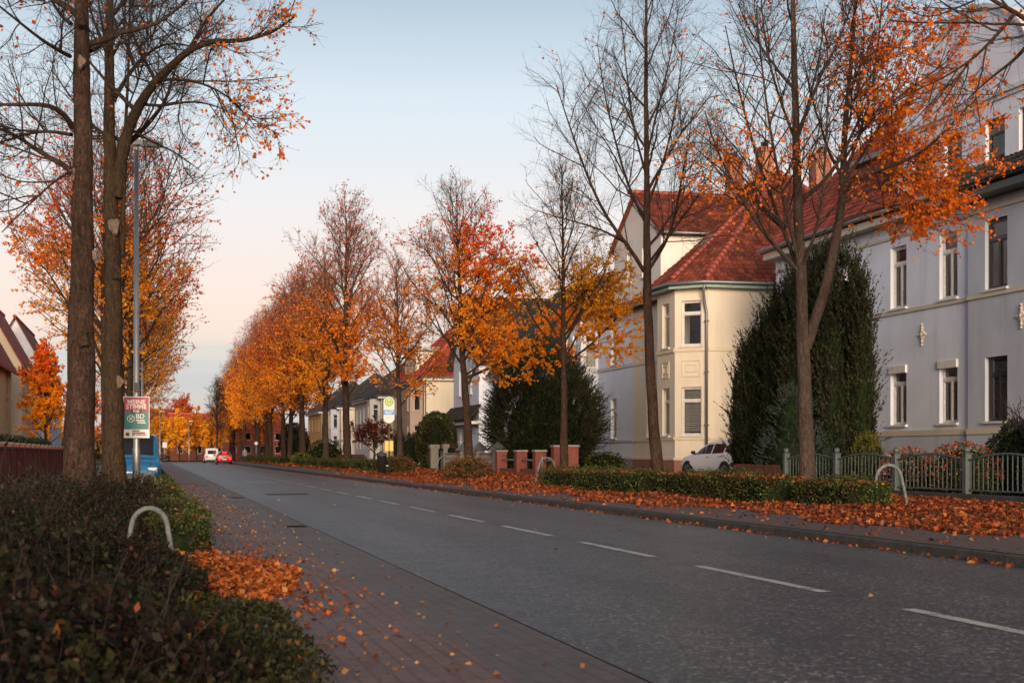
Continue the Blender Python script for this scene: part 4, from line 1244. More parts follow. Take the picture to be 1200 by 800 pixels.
# T4: the flame coloured tree
b = np.array([13.8, 62.1, .18]); z = .969 * 62.1 + .247 * 13.8
stems = [([(0, 0, -.1)] + T((550, 548), (547, 480), (542, 420), (540, 370), (538, 320), (536, 270), (535, 225)), .23, .015)]
limbs = [(T((549, 450), (562, 420, -.3), (575, 392, -.6), (588, 365, -.9)), .06, .01),
         (T((541, 400), (525, 375, .4), (508, 352, .8), (495, 330, 1)), .06, .01),
         (T((541, 395), (565, 370, .4), (590, 352, .8), (608, 335, 1)), .06, .01),
         (T((545, 440), (570, 422, .8), (595, 405, 1.3), (615, 390, 1.7)), .05, .01)]
pr4 = lambda P: np.clip((12.4 - P[:, 2]) / 4.0, .04, 1) * (.16 + .5 * np.clip(q_of(P) + 1.0, 0, 2.6)) * np.where((q_of(P) < -.5) & (P[:, 2] < 7), .25, 1)
d4 = tree_meshes(14, stems, limbs, 34, 4.4, 4.5, (.3, .85), n2=7, n3=5, n4=2, twig=.0046, thin=.65, leaves=30000, leaf=.102, prob=pr4, fourth=True)
plant_tree('lime_tree', tuple(b), d4, (M['bark_brown'], M['twig'], M['leaf_flame']), 'flame orange lime tree with full crown, rising behind the brown bush at its foot', ROW_R)

# T5: the slim tree by the bus stop
b = np.array([13.8, 80.0, .18]); z = .969 * 80 + .247 * 13.8
stems = [([(0, 0, -.1)] + T((469, 545), (468, 480), (466, 430), (466, 380), (465, 340), (465, 306)), .2, .014)]
limbs = [(T((470, 475), (485, 455, -.6), (500, 437, -1), (515, 420, -1.4)), .05, .009), (T((468, 470), (450, 445, .4), (436, 425, .9)), .05, .009)]
d5 = tree_meshes(15, stems, limbs, 32, 4.6, 3.8, (.4, .9), n2=8, n3=6, n4=0, twig=.007, leaves=4600, leaf=.13, prob=lambda P: np.clip((10.6 - P[:, 2]) / 4, .05, 1), fourth=False)
plant_tree('lime_tree', tuple(b), d5, (M['bark_grey'], M['twig_red'], M['leaf_gold']), 'slim open lime tree standing just beside the bus stop sign', ROW_R)

# tall generic limes for the rest of the avenue
def generic(seed, H, h0, reach, r, fork=False, leaves=7000, leaf=.15, prob=None, twig=.011, n_auto=44):
    rg_ = np.random.default_rng(seed)
    ln = rg_.normal(0, .15, 2)
    if fork:
        st = [([(0, 0, -.1), (0, 0, 1.2), (.1, .05, 2.6), (.5, .1, 5), (.8, .2, 9), (.9, .2, H * .9)], r, .02),
              ([(0.05, 0, 2.2), (-.25, 0, 3.4), (-.8, -.1, 6), (-1.1, -.2, 10), (-1.2, 0, H * .9)], r * .75, .02)]
    else:
        st = [([(0, 0, -.1), (0, 0, 1.5), (ln[0] * .5, ln[1] * .5, 4), (ln[0], ln[1], 8), (ln[0] * .4, ln[1], H * .75), (ln[0] * .6, ln[1] * .5, H * .92)], r, .02)]
    return tree_meshes(seed, st, [], n_auto, h0, reach, (.55, 1.0), n2=8, n3=5, n4=0, twig=twig * .75, thin=.75, leaves=leaves, leaf=leaf, prob=prob, fourth=False,
                       shape=lambda t: max(.34, math.sin(min(1, .26 + t * .74) * math.pi) ** .7))
low = lambda H: (lambda P: np.clip((H * .80 - P[:, 2]) / (H * .34), .05, 1))
gens = [generic(21, 19.5, 4.5, 5.2, .30, prob=low(18), leaves=14000), generic(22, 20.3, 4.8, 5.4, .32, prob=low(16.5), leaves=11500),
        generic(23, 19.0, 4.2, 5.0, .29, True, prob=low(17.5), leaves=14000), generic(24, 20.5, 4.4, 5.2, .31, prob=low(20), leaves=15000, leaf=.17), generic(25, 18.5, 4.0, 5.2, .28, prob=low(21), leaves=14000, leaf=.17)]
mats_g = [(M['bark_brown'], M['twig_red'], M['leaf_rust']), (M['bark_brown'], M['twig_red'], M['leaf_rust']), (M['bark_grey'], M['twig_red'], M['leaf_rust']), (M['bark_brown'], M['twig_red'], M['leaf_gold']), (M['bark_brown'], M['twig_red'], M['leaf_rust'])]
protos = {}
def avenue(kind, x, y, label, group, rz, sc):
    if kind not in protos:
        o = plant_tree('lime_tree', (x, y, .15), gens[kind], mats_g[kind], label, group, rz); protos[kind] = o
    else:
        o = copy_tree(protos[kind]); o['label'] = label; o['group'] = group
        o.location = (x, y, .15); o.rotation_euler = (0, 0, rz)
    o.scale = (sc, sc, sc)
    return o
far_r = [(1, 101.0, 1.0, 'tall lime tree with bare brown top, first past the bus stop sign'),
         (2, 117, 1.0, 'V-forked lime tree behind the long low hedge with the bus stop bin'),
         (0, 131, .98, 'thick lime tree just left of the V-forked one'), (4, 136.5, 1.0, 'lime tree close behind the thick one left of the V-forked tree'),
         (3, 143.5, .97, 'lime tree whose dark trunk stands third to the left of the V-forked one'),
         (0, 155, .97, 'lime tree in the middle of the dense orange part of the avenue'),
         (4, 167, 1.0, 'lime tree at the near end of the second clipped hedge'), (3, 177, .97, 'golden lime tree behind the second clipped hedge'),
         (1, 186, .96, 'lime tree level with the parked car with glowing tail lights'), (4, 196, .95, 'lime tree at the corner of the cross street'),
         (3, 214, .95, 'golden lime tree just across the cross street'), (0, 228, .92, 'lime tree second across the cross street'),
         (4, 243, .95, 'lime tree third across the cross street, dense and rusty'), (3, 260, .9, 'farthest golden lime tree at the left tip of the right avenue')]
for i, (k_, y, sc, lab) in enumerate(far_r):
    avenue(k_, 13.8 + (.25 if i % 2 else -.15), y, lab, ROW_R, i * 1.37, sc)

# T0: the tree just outside the frame whose bough hangs into the top right corner
b = np.array([13.9, 18.0, .18])
stems = [([(0, 0, -.1), (0, 0, 1.5), (.05, 0, 4), (.1, .1, 7), (0, .1, 10.5), (0, 0, 13.5)], .24, .02)]
def Tz(*p): return [tuple(px(a, c, d) - b) for a, c, d in p]
limbs = [([(0.05, 0, 5.6), (-.4, .2, 6.6)] + Tz((1195, 12, 20.6), (1155, 2, 20.4), (1120, -30, 20.2), (1080, -80, 20)), .065, .010),
         (Tz((1190, 15, 20.6), (1168, 42, 20.3), (1140, 70, 20.0), (1100, 95, 19.7), (1062, 110, 19.4)), .03, .007),
         (Tz((1215, 40, 21.2), (1190, 70, 21.4), (1160, 92, 21.5), (1130, 120, 21.6)), .035, .008)]
d0 = tree_meshes(10, stems, limbs, 18, 6.6, 2.7, (.5, .95), n2=10, n3=6, n4=3, twig=.0048, leaves=2200, leaf=.085)
plant_tree('lime_tree', tuple(b), d0, (M['bark_brown'], M['twig_dark'], M['leaf_red']), 'lime tree outside the right edge whose dark bough hangs into the top corner', ROW_R)

# ---------------- left row
def knots(parent, pts):
    for i, (P, r, n) in enumerate(pts):
        m = MB(); P = Vector(P); n = Vector(n).normalized()
        e1 = n.cross(Vector((0, 0, 1))).normalized(); e2 = e1.cross(n)
        jit = [1 + .22 * math.sin(i * 2.1 + a * 1.7) for a in range(12)]
        ring = lambda rr, d: [tuple(P + n * d + e1 * math.cos(a * .5236) * rr * .8 * jit[a] + e2 * math.sin(a * .5236) * rr * 1.2 * jit[a]) for a in range(12)]
        a_, b_, c_ = ring(r * 1.3, -.04), ring(r * 1.0, .022), ring(r * .7, .012)
        for k in range(12):
            j = (k + 1) % 12
            m.poly([a_[k], a_[j], b_[j], b_[k]]); m.poly([b_[k], b_[j], c_[j], c_[k]])
        m.poly(c_)
        m.build('cut_branch_scar', M['cut_wood'] if i % 3 != 1 else M['bark_olive'], parent, False)
z = 22.4; b = px(93, 531, z); b[2] = .05
stems = [([(0, 0, -.1)] + T((93, 585), (93, 540), (94, 470), (95, 400), (96, 320), (97, 250), (97, 170), (96, 90), (95, 0), (95, -90), (96, -180), (98, -260)), .262, .05)]
limbs = [(T((84, 200), (66, 188, .3), (45, 178, .6), (20, 158, .9), (-5, 148, 1.1), (-50, 150, 1.4)), .05, .012),
         (T((85, 150), (76, 132, -.3), (60, 123, -.5), (30, 122, -.8), (0, 124, -1.0), (-40, 116, -1.2)), .05, .012),
         (T((84, 158), (55, 153, .6), (25, 158, 1.2), (0, 168, 1.6), (-30, 172, 2)), .032, .009),
         (T((82, 66), (70, 60, -.5), (50, 48, -.9), (25, 28, -1.3), (0, 8, -1.7), (-30, -16, -2)), .035, .01),
         (T((83, 28), (72, 20, .5), (60, 0, .9), (40, -25, 1.2)), .035, .01),
         (T((84, 200), (64, 212, -.6), (42, 232, -1), (18, 256, -1.4), (2, 272, -1.8)), .022, .007),
         (T((106, 60), (122, 52, .8), (140, 30, 1.4), (158, 0, 2)), .035, .01)]
dl1 = tree_meshes(31, stems, limbs, 14, 7.6, 3.3, (.25, .8), n2=9, n3=7, n4=4, twig=.0042, leaves=420, leaf=.075, trunk_sides=28, flare=1.3)
tl = plant_tree('lime_tree', tuple(b), dl1, (M['bark_brown'], M['twig_dark'], M['leaf_red']), 'thickest straight lime trunk at the left, nearest to the camera', ROW_L)
kp = lambda x, y, side: tuple(px(x, y, z - .24 + abs(side) * .2) - b)
knots(tl, [(kp(84, 204, -.8), .07, (-.8, -.6, 0)), (kp(95, 24, 0), .075, (0, -1, 0)), (kp(95, 72, 0), .07, (0, -1, 0)), (kp(114, 300, .9), .075, (.85, -.5, 0)), (kp(98, 398, 0), .085, (0, -1, 0))])

z = 33.5; b = px(134, 531, z); b[2] = .05
stems = [([(0, 0, -.1)] + T((134, 575), (133, 500), (132, 420), (133, 350), (132, 290), (130, 230), (128, 160), (128, 90), (128, 0), (128, -80), (130, -160)), .28, .04),
         (T((137, 232), (141, 190), (149, 155), (162, 125, -.3), (178, 100, -.6), (200, 78, -.9), (222, 58, -1.2), (250, 48, -1.5), (285, 48, -1.8), (320, 38, -2.0), (345, 20, -2.2)), .17, .02),
         (T((144, 300), (145, 220), (147, 150), (150, 90), (152, 20), (153, -60)), .06, .015)]
limbs = [(T((133, 118), (148, 90, .5), (168, 66, .9), (190, 50, 1.3), (215, 50, 1.6), (245, 62, 2)), .06, .01),
         (T((128, 70), (118, 45, -.5), (108, 20, -.8), (100, -15, -1.2)), .055, .01),
         (T((126, 60), (118, 20, .6), (112, -20, 1)), .05, .01), (T((130, 20), (150, -5, -.5), (180, -20, -.9), (215, -30, -1.3)), .05, .01),
         (T((222, 58, -1.2), (240, 25, -1.5), (262, 0, -1.9), (290, -25, -2.2)), .05, .01),
         (T((165, 122, -.3), (190, 125, -.2), (220, 118, 0), (250, 122, .2), (285, 140, .4)), .04, .009),
         (T((186, 94, -.6), (215, 92, -1.2), (245, 100, -1.8), (275, 118, -2.4), (300, 150, -3)), .04, .009),
         (T((150, 150), (175, 165, .4), (205, 178, .8), (235, 200, 1.2)), .035, .009)]
pl2 = lambda P: .03 + np.clip((q_of(P) - 2.0) / 2.4, 0, 1)
dl2 = tree_meshes(32, stems, limbs, 12, 8.2, 3.2, (.4, .9), n2=9, n3=7, n4=4, twig=.0055, leaves=1500, leaf=.085, prob=pl2, trunk_sides=24)
tl2 = plant_tree('lime_tree', tuple(b), dl2, (M['bark_olive'], M['twig_dark'], M['leaf_red']), 'lime tree with a long bough arching right over the lamp post', ROW_L)
kp = lambda x, y, side: tuple(px(x, y, z - .26 + abs(side) * .2) - b)
knots(tl2, [(kp(134, 265, 0), .13, (.2, -1, 0)), (kp(137, 320, .3), .12, (.4, -1, 0)), (kp(141, 447, .5), .09, (.6, -1, 0))])

lowl = lambda H: (lambda P: np.clip((H * .95 - P[:, 2]) / (H * .4), .08, 1))
gl3 = generic(41, 13.5, 4.2, 5.6, .2, leaves=7500, leaf=.105, prob=lowl(13.5), twig=.005, n_auto=24)
o3 = plant_tree('lime_tree', (-.95, 55, .05), gl3, (M['bark_olive'], M['twig'], M['leaf_flame']), 'slender orange lime tree directly behind the lamp post, first after the two big trunks', ROW_L)
left_far = [(-1.3, 46, .82, 'lime tree with olive trunk half hidden behind the two big trunks'), (-1.0, 70, .98, 'orange lime tree in the left row behind the blue van'), (-.9, 84, 1.02, 'lime tree in the left row level with the garden maple'), (-1.1, 99, 1.0, 'lime tree in the left row level with the yellowish house'),
            (-.9, 114, 1.0, 'lime tree in the left row level with the white gabled house'), (-1.0, 130, 1.02, 'lime tree in the left row level with the farthest left house'), (-1.0, 150, .95, 'last lime tree of the left row, beside the far lamp')]
for i, (x, y, sc, lab) in enumerate(left_far):
    o = copy_tree(o3); o.location = (x, y, .05); o.rotation_euler = (0, 0, 1.1 + i * 1.7); o.scale = (sc, sc, sc); o['label'] = lab
    if i == 0:
        for ch in o.children:
            if ch.name.startswith('crown'): pass

# garden and street-end trees
gm_ = generic(51, 8.4, 1.6, 2.3, .14, leaves=9000, leaf=.17, prob=lambda P: np.ones(len(P)), n_auto=40)
plant_tree('maple_tree', (-6.5, 97, .05), gm_, (M['bark_brown'], M['twig'], M['leaf_flame']), 'red orange garden maple behind the brick wall on the left')
go = generic(52, 6.6, 1.5, 3.0, .14, leaves=8000, leaf=.24, prob=lambda P: np.ones(len(P)), n_auto=36, twig=.015)
p = plant_tree('small_tree', (4.6, 232, 0), go, (M['bark_brown'], M['twig'], M['leaf_yellow']), 'golden small tree at the street end, left of its golden neighbours', 'golden trees closing the street')
for i, (x, y, sc, lab) in enumerate([(7.4, 236, 1.06, 'golden small tree at the street end, between two golden neighbours'), (9.6, 231, .95, 'golden small tree at the street end, right of its golden neighbours'), (2.0, 240, 1.05, 'golden small tree at the street end below the rust red roof')]):
    o = copy_tree(p); o.location = (x, y, 0); o.rotation_euler = (0, 0, 2 + i * 1.9); o.scale = (sc, sc, sc); o['label'] = lab
ba = generic(53, 13.5, 3.0, 3.6, .2, leaves=0, n_auto=44, twig=.016)
plant_tree('bare_tree', (10.2, 226, 0), ba, (M['bark_brown'], M['twig_dark'], None), 'leafless tree at the end of the street left of the golden avenue')
rb = generic(54, 12.5, 2.5, 4.2, .2, leaves=6500, leaf=.26, prob=lambda P: np.ones(len(P)), n_auto=40, twig=.02)
p = plant_tree('tree', (6.5, 283, 0), rb, (M['bark_brown'], M['twig_red'], M['leaf_rust']), 'rusty tree rising behind the red roof at the street end', 'trees behind the street-end houses')
for i, (x, y, sc, lab) in enumerate([(14, 246, .85, 'dark rusty tree right of the leafless one at the street end'), (-2.5, 290, 1.05, 'rusty tree above the left roof at the street end'), (18.5, 240, .8, 'rusty tree half hidden by the avenue at the street end'), (-8, 200, .9, 'rusty tree on the far left verge behind the lamp')]):
    o = copy_tree(p); o.location = (x, y, 0); o.rotation_euler = (0, 0, 1 + i * 1.9); o.scale = (sc, sc, sc); o['label'] = lab

# ================================================================ conifers and bushes
R = np.random.default_rng(77)
def shrub(name, label, cat_, base, lv, mat, core=None, group=None, stem=None):
    o = empty(name, label, cat_, base, 0, group)
    link('foliage', np_mesh('foliage', *lv), M[mat], o)
    if core is not None: core.build('branch_mass', M['core_dark'], o, True)
    if stem is not None: stem.build('stem', M['bark_brown'], o, True)
    return o
# columnar yew group between house and trunk
cs, rs = [], []
for sy, hx, xo, rr in ((37.5, 6.1, .0, .6), (38.5, 7.0, .0, .75), (39.4, 7.25, -.2, .7), (40.3, 7.15, .1, .75), (41.2, 6.9, -.2, .7), (42.1, 6.7, .1, .75), (43.0, 6.2, -.15, .7), (43.9, 5.5, .05, .7), (44.7, 5.0, -.2, .65), (45.4, 4.5, .0, .6),
                       (38.0, 5.8, -.65, .6), (39.9, 6.2, -.75, .62), (41.7, 5.6, -.7, .62), (43.4, 4.6, -.65, .6), (44.6, 3.6, -.6, .55), (37.9, 4.2, -.45, .5)):
    hx -= .2
    cs += [(xo, sy - 40.6, hx * .36), (xo, sy - 40.6, hx * .66)]; rs += [(rr, rr * .95, hx * .38), (rr * .9, rr * .85, hx * .34)]
rs = [(a * (.82 + .3 * ((i // 2) % 2)), b_ * (.82 + .3 * ((i // 2) % 2)), c_) for i, (a, b_, c_) in enumerate(rs)]
lv = conifer(cs, rs, 7000, R, (.35, 1.15), 32, .10, .32, .85, .45)
st = MB(); st.tube([(0, 0, -.1), (0, 0, 1.5)], [.16, .12], 10)
shrub('yew_tree', 'tall dark columnar yew clump behind the forked lime trunk', 'yew', (20.0, 40.6, .2), lv, 'leaf_yew', blob(cs, rs, .74), None, st)
# big round yew behind the brick piers
cs = [(0, 0, 2.9), (-.6, -.7, 2.5), (.6, .9, 2.5), (-.4, 1.2, 2.3), (.5, -1.1, 2.4)]; rs = [(2.3, 2.4, 3.2), (1.9, 1.9, 2.4), (1.9, 1.8, 2.5), (1.9, 1.8, 2.3), (1.9, 1.7, 2.2)]
lv = conifer(cs, rs, 4600, R, (.7, 1.5), 44, .13, .28, .42, .42)
st = MB(); st.tube([(0, 0, -.1), (0, 0, 2)], [.16, .12], 10)
shrub('yew_bush', 'big round dark yew behind the red brick piers', 'yew', (20.2, 72.4, .2), lv, 'leaf_yew', blob(cs, rs, .68), None, st)
# blue green spruce behind the trunk
cs = [(0, 0, .9), (0, 0, 1.7)]; rs = [(.95, .95, .9), (.55, .55, 1.1)]
lv = conifer(cs, rs, 420, R, (.3, .6), 34, .06, .26, .35, .5)
st = MB(); st.tube([(0, 0, -.1), (0, 0, 2)], [.06, .03], 8)
shrub('spruce', 'small blue green spruce between the yew clump and the forked trunk', 'spruce', (17.9, 37.6, .2), lv, 'leaf_spruce', blob(cs, rs, .8), None, st)
cs = [(0, 0, .75)]; rs = [(.48, .48, .75)]
lv = conifer(cs, rs, 320, R, (.15, .3), 30, .045, .4, .8, .6)
shrub('thuja', 'small golden green thuja behind the left fence panel', 'thuja', (17.9, 33.2, .22), lv, 'leaf_lime', blob(cs, rs, .86))
def roundbush(name, label, base, r, mat, n, size, cat_='bush', core=True, flowers=None, group=None, lumps=1):
    cs = [(0, 0, r[2] * .85)]; rs = [r]
    for i in range(lumps - 1):
        a = i * 2.4; cs.append((math.cos(a) * r[0] * .45, math.sin(a) * r[1] * .45, r[2] * (.7 + .25 * math.sin(i * 3.)))); rs.append((r[0] * .6, r[1] * .6, r[2] * .7))
    P, N = fur_hull(cs, rs, n, R); keep = P[:, 2] > .02; P, N = P[keep], N[keep]
    P = P + N * (R.normal(-.03, .05, (len(P), 1)) + .10 * (np.sin(P[:, :1] * 7 + P[:, 2:] * 5) * np.sin(P[:, 1:2] * 6)) * min(1, r[0]) )
    lv = leaf_quads(P, nrm(N * .8 + R.normal(size=P.shape) * .7), size * R.uniform(.6, 1.3, len(P)), R, .7)
    o = shrub(name, label, cat_, base, lv, mat, blob(cs, rs, .82) if core else None, group)
    if flowers:
        P, N = fur_hull(cs, [tuple(np.array(q) * 1.04) for q in rs], flowers[1] * 2, R); k_ = P[:, 2] > r[2] * .6; P, N = P[k_], N[k_]
        tag(link('flowers', np_mesh('flowers', *leaf_quads(P, nrm(N + R.normal(size=P.shape) * .5), flowers[2], R, 1.0)), M[flowers[0]], o), kind='stuff')
    return o
roundbush('topiary_bush', 'large clipped green dome bush in front of the cream house with red roof', (20, 100.5, .2), (1.45, 1.45, 2.15), 'leaf_box', 20000, .10, lumps=1)
roundbush('rose_bush', 'bush with dusky pink dry flower heads behind the fence', (18.1, 31.5, .2), (.6, .9, .62), 'leaf_brown', 1600, .06, flowers=('petal_rose', 420, .07), lumps=4)
roundbush('rose_bush', 'bush topped with orange red blossoms behind the middle fence panel', (18.6, 29.9, .2), (.75, 1.1, .68), 'leaf_box', 2400, .06, flowers=('petal_red', 500, .06), lumps=4)
roundbush('bush', 'dark conical evergreen bush under the ground floor window behind the fence', (20.0, 29.6, .2), (.8, .8, .98), 'leaf_yew', 9000, .06)
roundbush('bush', 'dark round evergreen bush at the right edge behind the fence', (19.5, 26.7, .2), (.95, 1.05, 1.2), 'leaf_yew', 12000, .06, lumps=3)
roundbush('bush', 'low green juniper behind the orange flowered bush', (20.6, 32.6, .2), (.9, 1.3, .55), 'leaf_box', 1800, .08, lumps=4)
roundbush('bush', 'brown leafless bush at the foot of the flame orange tree', (12.75, 57.2, .15), (.95, 1.0, .48), 'leaf_brown', 6000, .075, lumps=4)
roundbush('bush', 'grey brown bush at the foot of the slim tree by the bus stop', (12.7, 74.0, .15), (.85, .85, .5), 'leaf_brown', 4500, .08, lumps=4)
roundbush('bush', 'low dark shrub by the white house wall right of the round yew', (22.2, 68.2, .2), (.9, 1.4, .6), 'leaf_box', 1500, .10, lumps=4)
roundbush('bush', 'brownish shrub behind the concrete block wall', (19, 92, .2), (1.2, 1.6, .9), 'leaf_brown', 2000, .11, lumps=4)
roundbush('bush', 'dark green bush behind the second low hedge far down the pavement', (16.5, 138, .15), (1.6, 2.2, 1.3), 'leaf_box', 1700, .16, lumps=3)
roundbush('bush', 'round yellowish bush between the far trunks', (13.2, 128, .15), (.9, .9, .6), 'leaf_lime', 900, .12)
roundbush('bush', 'large dark evergreen far behind the orange trunks', (18.5, 189, .2), (1.9, 2.2, 2.7), 'leaf_yew', 5000, .22, lumps=3)
for i, (x, y, h, lab) in enumerate([(18.6, 108, 1.35, 'small dark cypress left of the bus stop sign'), (19.5, 98.5, 1.5, 'slender dark cypress left of the clipped dome bush'), (19.0, 104.3, 1.2, 'squat dark conifer just right of the bus stop pole')]):
    cs = [(0, 0, h)]; rs = [(.5 + .15 * (i == 2) * 3, .5 + .45 * (i == 2), h)]
    shrub('cypress', lab, 'cypress', (x, y, .2), conifer(cs, rs, 260, R, (.3, .5), 24, .10, .35, .85, .5), 'leaf_yew', blob(cs, rs, .88))
# dark red Japanese maple
mp = tree_meshes(61, [([(0, 0, -.1), (.1, 0, 1), (0, .1, 2.2), (.1, .1, 3.4)], .12, .03)], [], 18, .9, 2.6, (.15, .6), n2=8, n3=5, n4=0, twig=.012, leaves=2600, leaf=.16, fourth=False)
plant_tree('japanese_maple', (18.6, 121, .2), mp, (M['bark_brown'], M['twig_dark'], M['leaf_maple']), 'dark red spreading maple in front of the yellow cream house')
# pruned bare tree behind the fence
bt = tree_meshes(62, [([(0, 0, -.1), (.05, 0, .7), (0, .05, 1.3), (.05, .1, 1.9)], .07, .035)], [], 16, .9, 1.25, (.2, 1.1), n2=7, n3=4, n4=0, twig=.009, leaves=0, fourth=False, curl=2.4, l2=.5)
plant_tree('bare_tree', (19.4, 28.0, .2), bt, (M['twig_dark'], M['twig_dark'], None), 'small pruned leafless tree behind the fence by the grey wall')

# ================================================================ hedges
def hedge(label, x0, x1, y0, y1, z0, h, group, mat='leaf_box', dens=700, size=.045, litter=0, name='hedge'):
    o = empty(name, label, 'hedge', ((x0 + x1) / 2, (y0 + y1) / 2, z0), 0, group)
    lx, ly = (x1 - x0) / 2, (y1 - y0) / 2
    link('foliage', np_mesh('foliage', *hedge_leaves(-lx, lx, -ly, ly, 0, h, dens, size, R)), M[mat], o)
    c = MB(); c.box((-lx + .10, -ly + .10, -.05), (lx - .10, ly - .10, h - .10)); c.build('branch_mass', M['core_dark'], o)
    if litter:
        C = np.stack([R.uniform(-lx, lx, litter), R.uniform(-ly, ly, litter), np.full(litter, h + .015)], 1)
        A = R.normal(size=C.shape); A[:, 2] *= .3
        tag(link('fallen_leaves', np_mesh('fallen_leaves', *leaf_quads(C, A, .08 * R.uniform(.6, 1.2, litter), R, .8)), M['leaf_fallen'], o), kind='stuff')
    return o
HR = 'clipped hedges along the right pavement'
hedge('clipped low hedge in front of the brick piers, leaves lying on top', 12.3, 13.35, 35.2, 44.6, .14, .58, HR, litter=800)
hedge('clipped low hedge in front of the white car, leaves lying on top', 12.5, 13.5, 27.7, 34.1, .16, .56, HR, litter=1000, dens=900)
hedge('short low hedge clump by the foot of the forked tree and the hoop', 12.9, 13.9, 24.8, 27.2, .2, .46, HR, litter=420, dens=1100)
hedge('long low hedge left of the bus stop bin', 12.3, 13.3, 76.5, 108, .14, .62, HR, dens=150, size=.085, litter=500)
hedge('low hedge farther on, beyond the V-forked tree', 12.4, 13.3, 112, 128, .14, .62, HR, dens=110, size=.1, litter=200)
hedge('farthest low hedge before the cross street', 12.4, 13.3, 140, 192, .14, .65, HR, dens=60, size=.13)
HL = 'low box hedges along the left bed'
hedge('square box hedge beside the leaf pile', .02, .64, 16.6, 22.5, .05, .44, HL, dens=1500, size=.032, litter=110)
hedge('low box hedge behind the square one, level with the near hoop', .0, .6, 23.4, 28.8, .05, .36, HL, dens=900, size=.036, litter=300)
hedge('low box hedge beside the far hoop on the left', -.05, .55, 31, 45, .05, .44, HL, dens=500, size=.045, litter=260)
hedge('far box hedge beside the blue van', -.1, .5, 52, 74, .05, .42, HL, dens=180, size=.07)

# foreground: low juniper-like mats and the dusky shrub bed
def spr(n, x0, x1, y0, y1, hfun, size, up=.6):
    X = R.uniform(x0, x1, n); Y = R.uniform(y0, y1, n); hh = hfun(X, Y)
    keep = hh > .04; X, Y, hh = X[keep], Y[keep], hh[keep]
    t_ = 1 - R.uniform(0, 1, len(X)) ** 2.2 * .75
    C = np.stack([X, Y, hh * t_], 1)
    A = R.normal(size=C.shape); A[:, 2] += up
    return leaf_quads(C, A, size * R.uniform(.5, 1.4, len(C)), R, .6)
def ground_mat(label, x0, x1, y0, y1, h, n, size, mat):
    cx, cy, ax_, ay_ = (x0 + x1) / 2, (y0 + y1) / 2, (x1 - x0) / 2, (y1 - y0) / 2
    f = lambda X, Y: h * np.clip(1.05 - ((X - cx) / ax_) ** 2 - ((Y - cy) / ay_) ** 2 + .35 * np.sin(X * 9 + Y * 4) * np.sin(Y * 6), 0, 1.2) ** .55
    o = empty('spreading_shrub', label, 'shrub', (0, 0, .03), 0, 'spreading green shrubs at the kerb of the left bed')
    link('foliage', np_mesh('foliage', *spr(n, x0, x1, y0, y1, f, size)), M[mat], o)
    return o
ground_mat('spreading green shrub nearest the camera, spilling onto the brick pavement', -.1, .98, 6.6, 11.2, .22, 9000, .034, 'leaf_lowgreen')
ground_mat('spreading green shrub under the camera at the bottom edge', -.6, .95, 3.6, 6.8, .3, 10000, .03, 'leaf_lowgreen')
def bedh(X, Y):
    base = .58 + .15 * np.sin(X * 2.7 + 1.3 * np.sin(Y * .8)) + .15 * np.sin(Y * 1.35 + X * 1.9) + .10 * np.sin(X * 6.1 - Y * 2.7) + .06 * np.sin(Y * 5.3 + X * 3)
    base = base + .30 * np.clip((-X - .1) / 1.2, 0, 1) * np.clip((13 - Y) / 5, -.15, 1)
    base = base * np.clip((.35 - X + .25 * np.sin(Y * 1.1)) / .7, 0, 1) ** .6 * np.clip((X + 2.75) / .35, 0, 1)
    return np.clip(base, 0, 1.15) * np.clip((38 - Y) / 8, .35, 1) * np.where(Y < 6, .8 + .03 * Y, 1)
V1 = spr(46000, -2.7, .6, 3.2, 12, bedh, .046, .35); V2 = spr(42000, -2.7, .5, 12, 26, bedh, .046, .35); V3 = spr(16000, -2.7, .4, 26, 48, bedh, .06, .35)
bedv, bedf = cat([V1, V2, V3])
ob = tag(link('shrubbery', np_mesh('shrubbery', bedv, bedf), M['leaf_dusky']), 'low dusky brown green shrubs filling the left planting bed', 'shrubs', kind='stuff')
n = 3400
X = R.uniform(-2.6, .3, n); Y = R.uniform(3.5, 34, n); hh = bedh(X, Y); kk = hh > .25; X, Y, hh = X[kk], Y[kk], hh[kk]
P0 = np.stack([X, Y, np.zeros_like(X)], 1); D = R.normal(size=P0.shape) * .3; D[:, 2] = 1
W = march(P0, D, hh * R.uniform(.9, 1.45, len(hh)), 5, .12, .0, R)
tw = tubes(W, np.linspace(1, .4, 6)[None] * np.full(len(W), .0045)[:, None], 4)
link('stems', np_mesh('stems', *tw), M['twig_dark'], ob); 
# leaves up the protruding shoots
idx = np.repeat(np.arange(len(W)), 16); tt = R.uniform(.45, 1, len(idx)); pos, tan = along(W, idx, tt)
lv = leaf_quads(pos, tan * .4 + R.normal(size=pos.shape) * .7, .036 * R.uniform(.6, 1.3, len(pos)), R, .6)
link('shoots', np_mesh('shoots', *lv), M['leaf_dusky'], ob)
